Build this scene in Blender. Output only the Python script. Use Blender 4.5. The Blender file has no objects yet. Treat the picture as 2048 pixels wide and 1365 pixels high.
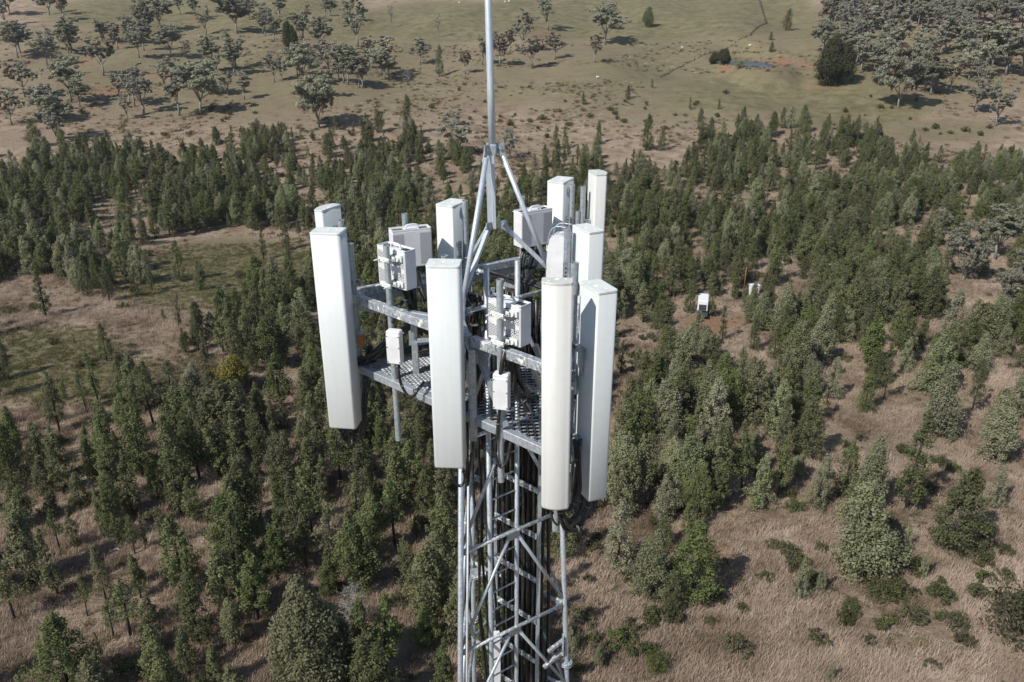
import bpy, math, random
import numpy as np
from mathutils import Vector
C = bpy.context.scene.collection
SC = bpy.context.scene
R_ = math.radians
# ------------------------------------------------------------------ camera, world, sun, exposure
CAM_Z = 43.0; PITCH = 23.0; F = 1593.0          # F in photo pixels (28 mm on 36 mm sensor)
cam = bpy.data.cameras.new('camera'); cam_o = bpy.data.objects.new('camera', cam); C.objects.link(cam_o)
cam.sensor_width = 36; cam.lens = 28.0; cam.clip_end = 9000; cam.clip_start = 0.1
cam_o.location = (0, 0, CAM_Z); cam_o.rotation_euler = (R_(90 - PITCH), 0, 0)
SC.camera = cam_o
SUN_EL = 44.0; SUN_DIR = Vector((-0.75, -0.66, 0)).normalized()   # horizontal direction TO the sun
w = bpy.data.worlds.new('World'); SC.world = w; w.use_nodes = True
nt = w.node_tree; nt.nodes.clear()
sky = nt.nodes.new('ShaderNodeTexSky'); sky.sky_type = 'NISHITA'; sky.sun_disc = False
sky.sun_elevation = R_(SUN_EL); sky.sun_rotation = math.atan2(SUN_DIR.x, SUN_DIR.y) % (2 * math.pi)
sky.altitude = 300; sky.air_density = 1.0; sky.dust_density = 0.6; sky.ozone_density = 1.0
bg = nt.nodes.new('ShaderNodeBackground'); bg.inputs[1].default_value = 0.105
wo = nt.nodes.new('ShaderNodeOutputWorld')
nt.links.new(sky.outputs[0], bg.inputs[0]); nt.links.new(bg.outputs[0], wo.inputs[0])
sl = bpy.data.lights.new('sun', 'SUN'); sl.energy = 4.8; sl.angle = R_(0.53); sl.color = (1.0, 0.955, 0.89)
so = bpy.data.objects.new('sun', sl); C.objects.link(so)
sd = Vector((SUN_DIR.x * math.cos(R_(SUN_EL)), SUN_DIR.y * math.cos(R_(SUN_EL)), math.sin(R_(SUN_EL))))
so.rotation_euler = sd.to_track_quat('Z', 'Y').to_euler(); so.location = (-60, -50, 90)
SC.view_settings.view_transform = 'Standard'; SC.view_settings.look = 'None'
SC.view_settings.exposure = 0.26; SC.view_settings.gamma = 1.0
CP, SP = math.cos(R_(PITCH)), math.sin(R_(PITCH))
rng = np.random.default_rng(7); random.seed(7)

# ------------------------------------------------------------------ helpers
def ray(px, py):
    x = (px - 1024) / F; y = (682.5 - py) / F
    return (x, CP + y * SP, -SP + y * CP)
def proj(x, y, z):
    dz = z - CAM_Z; Z = y * CP - dz * SP; Y = y * SP + dz * CP
    return 1024 + F * x / Z, 682.5 - F * Y / Z, Z
def W(px, py, below):                     # point of the photo at a level `below` metres under the camera
    r = ray(px, py); t = -below / r[2]; return Vector((r[0] * t, r[1] * t, CAM_Z - below))
def WY(px, Y, below):                     # point with known depth and level, only its sideways place read from the photo
    Z = Y * CP + below * SP; return Vector(((px - 1024) / F * Z, Y, CAM_Z - below))

class MB:
    def __init__(s): s.v = []; s.f = []; s.m = []; s.sm = []; s.uv = {}
    def add(s, vs, fs, mi=0, smooth=False):
        o = len(s.v); s.v += [tuple(v) for v in vs]
        for f in fs: s.f.append(tuple(i + o for i in f)); s.m.append(mi); s.sm.append(smooth)
    def box(s, c, ex, ey, ez, mi=0, bev=0.0):           # centre, half-extent vectors
        c, ex, ey, ez = map(Vector, (c, ex, ey, ez))
        if bev <= 0:
            vs = [c + ex * a + ey * b + ez * d for d in (-1, 1) for a, b in ((-1, -1), (1, -1), (1, 1), (-1, 1))]
            s.add(vs, [(3, 2, 1, 0), (4, 5, 6, 7), (0, 1, 5, 4), (1, 2, 6, 5), (2, 3, 7, 6), (3, 0, 4, 7)], mi); return
        lx, ly, lz = ex.length, ey.length, ez.length
        bx, by, bz = bev / lx, bev / ly, bev / lz
        vs = []; 
        ring = [(-1 + bx, -1), (1 - bx, -1), (1, -1 + by), (1, 1 - by), (1 - bx, 1), (-1 + bx, 1), (-1, 1 - by), (-1, -1 + by)]
        inn = [(-1 + bx, -1 + by), (1 - bx, -1 + by), (1 - bx, -1 + by), (1 - bx, 1 - by), (1 - bx, 1 - by), (-1 + bx, 1 - by), (-1 + bx, 1 - by), (-1 + bx, -1 + by)]
        for d, rg in ((-1, inn), (-1 + bz, ring), (1 - bz, ring), (1, inn)):
            for a, b in rg: vs.append(c + ex * a + ey * b + ez * d)
        fs = []
        for L in range(3):
            for i in range(8):
                j = (i + 1) % 8; fs.append((L * 8 + i, L * 8 + j, L * 8 + 8 + j, L * 8 + 8 + i))
        fs.append(tuple(range(7, -1, -1))); fs.append(tuple(range(24, 32)))
        s.add(vs, fs, mi)
    def tube(s, pts, r, n=10, mi=0, caps=True, smooth=True):
        pts = [Vector(p) for p in pts]; rr = r if hasattr(r, '__len__') else [r] * len(pts)
        up = None; vs = []
        for i, p in enumerate(pts):
            a = pts[max(i - 1, 0)]; b = pts[min(i + 1, len(pts) - 1)]; t = (b - a).normalized()
            if up is None:
                up = Vector((0, 0, 1)) if abs(t.z) < .9 else Vector((1, 0, 0))
            sx = t.cross(up).normalized(); sy = sx.cross(t).normalized(); up = sy
            for k in range(n):
                an = 2 * math.pi * k / n; vs.append(p + (sx * math.cos(an) + sy * math.sin(an)) * rr[i])
        fs = []
        for i in range(len(pts) - 1):
            for k in range(n):
                j = (k + 1) % n; fs.append((i * n + k, i * n + j, i * n + n + j, i * n + n + k))
        o = len(s.v); s.add(vs, fs, mi, smooth)
        if caps:
            s.f.append(tuple(o + k for k in range(n - 1, -1, -1))); s.m.append(mi); s.sm.append(False)
            e = o + (len(pts) - 1) * n; s.f.append(tuple(e + k for k in range(n))); s.m.append(mi); s.sm.append(False)
    def pipe(s, a, b, r, n=14, wall=0.006, mi=0):        # open hollow pipe
        a, b = Vector(a), Vector(b); s.tube([a, b], r, n, mi, caps=False)
        s.tube([b, a], r - wall, n, mi, caps=False)
        t = (b - a).normalized(); up = Vector((0, 0, 1)) if abs(t.z) < .9 else Vector((1, 0, 0))
        sx = t.cross(up).normalized(); sy = sx.cross(t).normalized()
        for p in (a, b):
            vs = []
            for q in (r, r - wall):
                for k in range(n): an = 2 * math.pi * k / n; vs.append(p + (sx * math.cos(an) + sy * math.sin(an)) * q)
            s.add(vs, [(k, (k + 1) % n, n + (k + 1) % n, n + k) for k in range(n)], mi)
    def beam(s, a, b, wd, ht, mi=0, bev=0.0):              # rectangular hollow section; ht measured upwards
        a, b = Vector(a), Vector(b); t = (b - a); L = t.length; t.normalize()
        up = Vector((0, 0, 1)) if abs(t.z) < .95 else Vector((1, 0, 0))
        sx = t.cross(up).normalized(); sy = sx.cross(t).normalized()
        s.box((a + b) / 2, t * L / 2, sx * wd / 2, sy * ht / 2, mi, bev)
    def prism(s, poly, z0, z1, mi=0, mt=None, smooth=False, sx=0.0, sy=0.0, scale=None):
        n = len(poly); vs = [(x, y, z0) for x, y in poly] + [(x + sx, y + sy, z1) for x, y in poly]
        o = len(s.v); s.add(vs, [(k, (k + 1) % n, n + (k + 1) % n, n + k) for k in range(n)], mi, smooth)
        s.add([], []); 
        s.f.append(tuple(o + k for k in range(n - 1, -1, -1))); s.m.append(mi if mt is None else mt); s.sm.append(False)
        s.f.append(tuple(o + n + k for k in range(n))); s.m.append(mi if mt is None else mt); s.sm.append(False)
    def build(s, name, mats, parent=None):
        me = bpy.data.meshes.new(name)
        off = Vector(parent['_b']) if parent is not None and '_b' in parent else Vector((0, 0, 0))
        p = parent
        if p is not None and '_b' not in p and p.parent is not None: off = Vector(p.parent['_b'])
        me.from_pydata([Vector(v) - off for v in s.v], [], s.f)
        for m in (mats if isinstance(mats, (list, tuple)) else [mats]): me.materials.append(m)
        me.polygons.foreach_set('material_index', s.m); me.polygons.foreach_set('use_smooth', s.sm)
        if s.uv:
            ul = me.uv_layers.new(name='UVMap')
            for fi, uvs in s.uv.items():
                if fi < 0: fi += len(me.polygons)
                for li, u in zip(me.polygons[fi].loop_indices, uvs): ul.data[li].uv = u
        me.update()
        o = bpy.data.objects.new(name, me); C.objects.link(o)
        if parent is not None: o.parent = parent
        return o
def thing(name, loc, label, cat, group=None, kind=None):
    o = bpy.data.objects.new(name, None); C.objects.link(o); o.location = loc; o.empty_display_size = .2
    o['_b'] = tuple(loc); tag(o, label, cat, group, kind); return o
def tag(o, label=None, cat=None, group=None, kind=None):
    if label: o['label'] = label
    if cat: o['category'] = cat
    if group: o['group'] = group
    if kind: o['kind'] = kind
    return o
def bez(pts, n=14):                          # catmull-rom through points
    P = [Vector(p) for p in pts]; P = [2 * P[0] - P[1]] + P + [2 * P[-1] - P[-2]]; out = []
    for i in range(1, len(P) - 2):
        for k in range(n):
            t = k / n; a, b, c, d = P[i - 1:i + 3]
            out.append(.5 * ((2 * b) + (c - a) * t + (2 * a - 5 * b + 4 * c - d) * t * t + (3 * b - a - 3 * c + d) * t ** 3))
    out.append(P[-2]); return out

# ------------------------------------------------------------------ materials
def newmat(name, col, rough=.6, metal=0.0, spec=.5):
    m = bpy.data.materials.new(name); m.use_nodes = True; b = m.node_tree.nodes['Principled BSDF']
    b.inputs['Base Color'].default_value = (*col, 1); b.inputs['Roughness'].default_value = rough
    b.inputs['Metallic'].default_value = metal; b.inputs['Specular IOR Level'].default_value = spec
    return m
def N(m, t, **k):
    n = m.node_tree.nodes.new(t)
    for a, v in k.items():
        if a in n.inputs.keys(): n.inputs[a].default_value = v
        else: setattr(n, a, v)
    return n
def L(m, a, b): m.node_tree.links.new(a, b)
def bsdf(m): return m.node_tree.nodes['Principled BSDF']
def noise(m, scale, detail=4, rough=.55, vec=None, dist=0.0):
    n = N(m, 'ShaderNodeTexNoise'); n.inputs['Scale'].default_value = scale; n.inputs['Detail'].default_value = detail
    n.inputs['Roughness'].default_value = rough; n.inputs['Distortion'].default_value = dist
    if vec is not None: L(m, vec, n.inputs['Vector'])
    return n
def ramp(m, fac, stops):
    r = N(m, 'ShaderNodeValToRGB'); e = r.color_ramp.elements
    while len(e) < len(stops): e.new(.5)
    for x, (p, c) in zip(e, stops): x.position = p; x.color = (*c, 1) if len(c) == 3 else c
    L(m, fac, r.inputs[0]); return r
def mixc(m, fac, a, b, blend='MIX'):
    x = N(m, 'ShaderNodeMix'); x.data_type = 'RGBA'; x.blend_type = blend
    for s, v in ((0, fac), (6, a), (7, b)):
        if isinstance(v, (int, float)): x.inputs[s].default_value = v
        elif isinstance(v, tuple): x.inputs[s].default_value = (*v, 1)
        else: L(m, v, x.inputs[s])
    return x.outputs[2]
def mth(m, op, a, b=None, c=None):
    x = N(m, 'ShaderNodeMath'); x.operation = op
    for i, v in enumerate((a, b, c)):
        if v is None: continue
        if isinstance(v, (int, float)): x.inputs[i].default_value = v
        else: L(m, v, x.inputs[i])
    return x.outputs[0]
def bump(m, h, strength=.3, dist=.01):
    b = N(m, 'ShaderNodeBump'); b.inputs['Strength'].default_value = strength; b.inputs['Distance'].default_value = dist
    L(m, h, b.inputs['Height']); L(m, b.outputs[0], bsdf(m).inputs['Normal'])
def objco(m): return N(m, 'ShaderNodeTexCoord').outputs['Object']
def stretched(m, sx, sy, sz, src=None):
    mp = N(m, 'ShaderNodeMapping'); mp.inputs['Scale'].default_value = (sx, sy, sz)
    L(m, src or objco(m), mp.inputs[0]); return mp.outputs[0]

def radome(name, c1, c2, streak):
    m = newmat(name, c1, .42, 0, .45)
    a = noise(m, 3.0, 5, .6, stretched(m, 9, 9, .5)); b = noise(m, 14, 4, .6, objco(m))
    r = ramp(m, a.outputs[0], [(.35, c2), (.62, c1)])
    r2 = ramp(m, b.outputs[0], [(.3, streak), (.5, (1, 1, 1))])
    L(m, mixc(m, .35, r.outputs[0], r2.outputs[0], 'MULTIPLY'), bsdf(m).inputs['Base Color'])
    bump(m, b.outputs[0], .04, .003); return m
M_RAD = radome('radome_white', (.51, .535, .53), (.49, .517, .515), (.90, .92, .90))
M_CREAM = radome('radome_cream', (.52, .522, .498), (.495, .495, .465), (.90, .89, .86))
M_CAP = newmat('cap_grey_white', (.56, .60, .58), .55)
_b = noise(M_CAP, 9, 6, .7, objco(M_CAP)); _r = ramp(M_CAP, _b.outputs[0], [(.3, (.42, .46, .42)), (.5, (.58, .61, .59)), (.72, (.63, .64, .60))])
L(M_CAP, _r.outputs[0], bsdf(M_CAP).inputs['Base Color'])
M_CAPSPOT = newmat('cap_screw', (.72, .70, .62), .5)
M_HOLE = newmat('dark_hole', (.03, .028, .025), .8)
def galv(name, dirty):
    m = newmat(name, (.36, .40, .43), .5, .45, .5)
    a = noise(m, 26, 5, .65, objco(m)); v = N(m, 'ShaderNodeTexVoronoi'); v.inputs['Scale'].default_value = 55; L(m, objco(m), v.inputs['Vector'])
    st = noise(m, 5, 5, .7, stretched(m, 14, 14, 1.2))
    r = ramp(m, a.outputs[0], [(.3, (.27, .31, .35)), (.5, (.37, .41, .44)), (.7, (.46, .49, .51))])
    c = mixc(m, .25, r.outputs[0], v.outputs['Color'], 'SOFT_LIGHT')
    s2 = ramp(m, st.outputs[0], [(.35, (.6, .58, .55)), (.55, (1, 1, 1))]); c = mixc(m, .6, c, s2.outputs[0], 'MULTIPLY')
    if dirty:
        # bird droppings, thickest on top of the members
        d = noise(m, dirty, 6, .72, stretched(m, 1, 1, .55)); dr = ramp(m, d.outputs[0], [(.55, (0, 0, 0)), (.60, (1, 1, 1))])
        d2 = noise(m, 30, 3, .6, objco(m)); dk = ramp(m, d2.outputs[0], [(.54, (1, 1, 1)), (.62, (.25, .23, .2))])
        c = mixc(m, dr.outputs[0], c, (.66, .66, .62)); c = mixc(m, .6, c, dk.outputs[0], 'MULTIPLY')
        rr = mth(m, 'MULTIPLY_ADD', dr.outputs[0], .35, .5); L(m, rr, bsdf(m).inputs['Roughness'])
        mm = mth(m, 'MULTIPLY_ADD', dr.outputs[0], -.4, .4); L(m, mm, bsdf(m).inputs['Metallic'])
    L(m, c, bsdf(m).inputs['Base Color']); bump(m, a.outputs[0], .12, .004); return m
M_GALV = galv('galvanised_steel', 0); M_GALVD = galv('galvanised_steel_droppings', 11); M_GALVL = galv('galvanised_steel_speckled', 19)
M_MAST = newmat('mast_aluminium', (.50, .55, .60), .42, .35)
_b = noise(M_MAST, 6, 5, .6, stretched(M_MAST, 10, 10, .8)); _r = ramp(M_MAST, _b.outputs[0], [(.3, (.38, .43, .48)), (.6, (.54, .585, .63))])
L(M_MAST, _r.outputs[0], bsdf(M_MAST).inputs['Base Color'])
M_CABLE = newmat('black_cable', (.012, .012, .013), .38, 0, .5)
_b = noise(M_CABLE, 40, 4, .7, stretched(M_CABLE, 1, 1, .3)); _r = ramp(M_CABLE, _b.outputs[0], [(.45, (.010, .010, .011)), (.72, (.05, .05, .048))])
L(M_CABLE, _r.outputs[0], bsdf(M_CABLE).inputs['Base Color'])
M_TIE = newmat('cable_tie', (.13, .135, .135), .5, .2)
M_BOX = newmat('equipment_white', (.62, .63, .64), .45)
_b = noise(M_BOX, 7, 5, .6, objco(M_BOX)); _r = ramp(M_BOX, _b.outputs[0], [(.3, (.56, .56, .56)), (.6, (.65, .655, .67))])
L(M_BOX, _r.outputs[0], bsdf(M_BOX).inputs['Base Color'])
def perforated():
    m = newmat('perforated_white', (.69, .70, .72), .45)
    uv = N(m, 'ShaderNodeUVMap').outputs[0]; sp = N(m, 'ShaderNodeSeparateXYZ'); L(m, uv, sp.inputs[0])
    x, y = sp.outputs[0], sp.outputs[1]; P = .0205
    row = mth(m, 'FLOOR', mth(m, 'DIVIDE', y, P * .866))
    off = mth(m, 'MULTIPLY', mth(m, 'MODULO', mth(m, 'ADD', row, 1000), 2), .5)
    fx = mth(m, 'SUBTRACT', mth(m, 'FRACT', mth(m, 'ADD', mth(m, 'DIVIDE', x, P), off)), .5)
    fy = mth(m, 'SUBTRACT', mth(m, 'FRACT', mth(m, 'DIVIDE', y, P * .866)), .5)
    d = mth(m, 'SQRT', mth(m, 'ADD', mth(m, 'MULTIPLY', fx, fx), mth(m, 'MULTIPLY', fy, mth(m, 'MULTIPLY', fy, .75))))
    hole = mth(m, 'LESS_THAN', d, .36)
    L(m, mixc(m, hole, (.65, .66, .68), (.03, .03, .04)), bsdf(m).inputs['Base Color'])
    return m
M_PERF = perforated()
M_RUST = newmat('orange_brown_casing', (.30, .13, .05), .7)

# foliage
def foliage(name, dark, mid, light, nscale=.9):
    m = newmat(name, mid, .78, 0, .25); oi = N(m, 'ShaderNodeObjectInfo'); oc = objco(m)
    a = noise(m, nscale, 3, .6, oc); b = noise(m, 7, 2, .6, oc)
    f = mth(m, 'ADD', mth(m, 'MULTIPLY', a.outputs[0], .55), mth(m, 'MULTIPLY', b.outputs[0], .45))
    r = ramp(m, f, [(.36, dark), (.5, mid), (.66, light)])
    h = N(m, 'ShaderNodeHueSaturation'); L(m, r.outputs[0], h.inputs['Color'])
    L(m, mth(m, 'MULTIPLY_ADD', oi.outputs['Random'], .05, .452), h.inputs['Hue'])
    wn = N(m, 'ShaderNodeTexWhiteNoise'); wn.noise_dimensions = '1D'; L(m, oi.outputs['Random'], wn.inputs['W'])
    L(m, mth(m, 'MULTIPLY_ADD', wn.outputs[0], .55, .74), h.inputs['Value'])
    L(m, mth(m, 'MULTIPLY_ADD', oi.outputs['Random'], .35, .8), h.inputs['Saturation'])
    L(m, h.outputs[0], bsdf(m).inputs['Base Color'])
    tr = N(m, 'ShaderNodeBsdfTranslucent'); L(m, h.outputs[0], tr.inputs[0])
    mx = N(m, 'ShaderNodeMixShader'); mx.inputs[0].default_value = .30
    out = m.node_tree.nodes['Material Output']
    L(m, bsdf(m).outputs[0], mx.inputs[1]); L(m, tr.outputs[0], mx.inputs[2]); L(m, mx.outputs[0], out.inputs[0])
    return m
M_PINE = foliage('pine_foliage', (.062, .077, .032), (.113, .133, .056), (.175, .198, .092))
M_PINEG = foliage('grey_pine_foliage', (.125, .142, .072), (.20, .222, .122), (.28, .30, .18))
M_GUM = foliage('gum_foliage', (.185, .19, .13), (.265, .27, .195), (.355, .36, .27))
M_GUMR = foliage('gum_foliage_rusty', (.11, .075, .048), (.165, .105, .066), (.22, .14, .09))
M_DARK = foliage('dark_tree_foliage', (.034, .038, .018), (.056, .064, .029), (.088, .095, .046))
M_SHRUB = foliage('shrub_foliage', (.045, .055, .022), (.078, .092, .036), (.12, .13, .055), 2.5)
M_YEL = foliage('yellow_bush_foliage', (.13, .14, .022), (.21, .22, .035), (.30, .29, .06), 2.5)
def bark(name, c1, c2):
    m = newmat(name, c1, .85, 0, .2); a = noise(m, 3, 5, .65, stretched(m, 3, 3, .8))
    L(m, ramp(m, a.outputs[0], [(.35, c1), (.65, c2)]).outputs[0], bsdf(m).inputs['Base Color']); return m
M_BARK = bark('dark_bark', (.03, .026, .022), (.07, .06, .052)); M_GBARK = bark('pale_bark', (.10, .09, .08), (.30, .28, .255))
M_DEAD = bark('silver_dead_wood', (.16, .15, .14), (.30, .285, .27))

# ------------------------------------------------------------------ terrain
PONDPX = (1502, 128)
def smooth(e0, e1, x): t = np.clip((x - e0) / (e1 - e0), 0, 1); return t * t * (3 - 2 * t)
def terr0(x, y):
    x = np.asarray(x, float); y = np.asarray(y, float)
    d = y - 195; rise = .15 * (np.sqrt(d * d + 30 ** 2) + d) / 2
    rise = np.where(y > 900, .15 * 705 + (y - 900) * .03, rise)
    r = np.sqrt(x * x + (y - 9) ** 2); k = smooth(12, 60, r)
    und = .7 * np.sin(x * .045 + 1.3) * np.cos(y * .038) + .35 * np.sin(x * .11 + y * .07)
    gul = smooth(240, 330, y) * (1.1 * np.sin(x * .06 + y * .02) + .9 * np.sin(x * .13 - y * .035 + 2))
    side = smooth(60, 200, x) * smooth(200, 320, y) * 5 + smooth(700, 2500, np.abs(x)) * -40
    return rise + und * k + gul + side
def hit(px, py, f):
    r = ray(px, py); t = 20.0
    for _ in range(4000):
        x, y, z = r[0] * t, r[1] * t, CAM_Z + r[2] * t
        g = float(f(x, y))
        if z <= g: break
        t += max(.25, (z - g) * .6)
        if t > 3000: break
    for _ in range(6):
        z = CAM_Z + r[2] * t; g = float(f(r[0] * t, r[1] * t)); t -= (g - z) * .4 if z < g else -(z - g) * .4
    return r[0] * t, r[1] * t
PX, PY = hit(*PONDPX, terr0); PZ = float(terr0(PX, PY))
def terr(x, y):
    z = terr0(x, y); d = np.sqrt((np.asarray(x, float) - PX) ** 2 + ((np.asarray(y, float) - PY) / 2.6) ** 2)
    k = 1 - smooth(9.5, 17, d); z = z * (1 - k) + PZ * k
    return z - 1.0 * (1 - smooth(5, 8.2, d))
def G(px, py):
    x, y = hit(px, py, terr); return Vector((x, y, float(terr(x, y))))
def top_height(p, pytop):                 # height of an upright thing at p whose top shows at pytop
    lo, hi = .1, 40
    for _ in range(30):
        m_ = (lo + hi) / 2
        if proj(p.x, p.y, p.z + m_)[1] > pytop: lo = m_
        else: hi = m_
    return lo
def lin(a, b, n): return np.linspace(a, b, n)
gx = np.concatenate([lin(-4000, -400, 14)[:-1], lin(-400, -130, 60)[:-1], lin(-130, 130, 174)[:-1], lin(130, 400, 60)[:-1], lin(400, 4000, 14)])
gy = np.concatenate([lin(-3000, -60, 12)[:-1], lin(-60, 22, 22)[:-1], lin(22, 240, 146)[:-1], lin(240, 560, 161)[:-1], lin(560, 1000, 50)[:-1], lin(1000, 5000, 12)])
XX, YY = np.meshgrid(gx, gy); ZZ = terr(XX, YY)
ny, nx = XX.shape
verts = np.stack([XX.ravel(), YY.ravel(), ZZ.ravel()], 1)
idx = np.arange(nx * ny).reshape(ny, nx)
fq = np.stack([idx[:-1, :-1], idx[:-1, 1:], idx[1:, 1:], idx[1:, :-1]], -1).reshape(-1, 4)
def mesh_np(name, v, f, smooth_=False):
    me = bpy.data.meshes.new(name); me.vertices.add(len(v)); me.vertices.foreach_set('co', v.astype(np.float32).ravel())
    k = f.shape[1]; me.loops.add(f.size); me.loops.foreach_set('vertex_index', f.astype(np.int32).ravel())
    me.polygons.add(len(f)); me.polygons.foreach_set('loop_start', np.arange(0, f.size, k, dtype=np.int32))
    me.polygons.foreach_set('loop_total', np.full(len(f), k, dtype=np.int32))
    me.polygons.foreach_set('use_smooth', np.full(len(f), smooth_)); me.update(); me.validate(); return me
gme = mesh_np('ground', verts, fq, True)
# patches of green grass, red soil and straw, each at its real place on the ground
GREEN = [(500, 130, 700, 150, .58), (1500, 150, 700, 130, .60), (420, 30, 340, 42, 1), (1250, 35, 330, 50, 1), (1500, 20, 130, 60, .9), (1640, 60, 130, 60, .6), (1480, 190, 200, 45, .8), (1700, 215, 170, 50, .85), (1880, 262, 170, 30, .6), (900, 45, 200, 45, .9),
         (480, 545, 190, 70, .9), (90, 730, 170, 75, .9), (330, 560, 120, 60, .7), (250, 770, 130, 60, .6), (390, 745, 60, 40, .5), (1100, 150, 200, 20, .5), (1150, 108, 130, 20, .5),
         (600, 175, 220, 60, .5), (250, 130, 300, 60, .45), (1300, 155, 90, 12, .7), (1290, 460, 60, 40, .5), (1330, 360, 70, 40, .4), (800, 330, 90, 30, .35), (700, 50, 120, 40, .8)]
RED = [(215, 185, 42, 10, 1), (330, 150, 40, 12, .9), (170, 125, 30, 14, .7), (110, 160, 26, 10, .6), (385, 42, 20, 7, .7), (690, 115, 45, 12, .6), (655, 95, 30, 6, 1), (415, 106, 16, 4, 1), (176, 223, 14, 5, 1),
       (830, 120, 40, 10, .4), (1085, 68, 30, 8, .6), (1450, 138, 18, 6, 1), (1560, 125, 40, 14, .7), (1610, 130, 30, 12, .7), (1655, 172, 60, 10, .6), (1410, 650, 50, 26, 1), (1480, 640, 40, 18, .7), (215, 1300, 18, 10, 1), (235, 1322, 14, 16, .9),
       (800, 1110, 20, 18, .8), (1440, 1105, 22, 25, .9), (900, 1020, 16, 14, .7), (880, 310, 60, 10, .3), (2030, 850, 30, 30, .7), (1990, 70, 50, 30, .7), (1800, 90, 60, 20, .3), (20, 1120, 40, 20, .5), (280, 1105, 26, 12, .5),
       (1350, 545, 20, 12, .3), (1180, 1330, 30, 26, .5), (1500, 1260, 16, 6, .4), (740, 1330, 30, 12, .4), (700, 1290, 20, 10, .4), (650, 170, 40, 8, .3), (950, 90, 60, 14, .35), (1300, 90, 60, 12, .25)]
PALE = [(60, 600, 110, 45, .9), (250, 620, 90, 35, .9), (350, 600, 80, 40, .7), (60, 1300, 110, 50, .8), (170, 1200, 90, 40, .6), (1700, 1290, 420, 90, .5), (1230, 1160, 60, 50, .9), (620, 215, 110, 14, .5), (300, 235, 260, 22, .6), (60, 275, 90, 18, .8),
        (1800, 890, 130, 60, .7), (1660, 415, 14, 25, 1), (540, 760, 90, 40, .4), (300, 930, 80, 30, .6), (1470, 1090, 50, 30, .7), (1330, 560, 60, 30, .5), (1650, 160, 90, 14, .4), (1860, 300, 200, 16, .5), (1750, 150, 60, 20, .5), (880, 190, 300, 30, .3), (1400, 230, 200, 16, .3)]
for (ax, ay), (bx_, by_), w_, s_ in [((1350, 0), (1500, 25), 9, .8), ((1330, 150), (1560, 215), 9, .8), ((1560, 215), (1800, 285), 10, .8), ((1800, 285), (2048, 330), 12, .7), ((1560, 60), (1548, 110), 6, .7), ((0, 290), (130, 282), 10, .9), ((860, 160), (1190, 150), 7, .4), ((1790, 210), (2048, 250), 9, .7), ((300, 60), (700, 30), 5, .6), ((120, 60), (320, 48), 6, .7)]:
    for q in range(14): PALE.append((ax + (bx_ - ax) * q / 13 + 5 * math.sin(q * 1.7), ay + (by_ - ay) * q / 13, w_ * 2.2, w_ * .45 + 2, s_))
P_ = np.stack(proj(XX.ravel(), YY.ravel(), ZZ.ravel()), 1)
def blobs(lst):
    out = np.zeros(len(P_))
    for cx, cy, rx, ry, s in lst:
        d = ((P_[:, 0] - cx) / rx) ** 2 + ((P_[:, 1] - cy) / ry) ** 2
        out = np.maximum(out, s * np.exp(-d * d * .7))
    out[P_[:, 2] < 5] = 0; return out
colr = np.stack([blobs(GREEN), blobs(RED), blobs(PALE), np.ones(len(P_))], 1).astype(np.float32)
ca = gme.color_attributes.new('patches', 'FLOAT_COLOR', 'POINT'); ca.data.foreach_set('color', colr.ravel())
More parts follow.
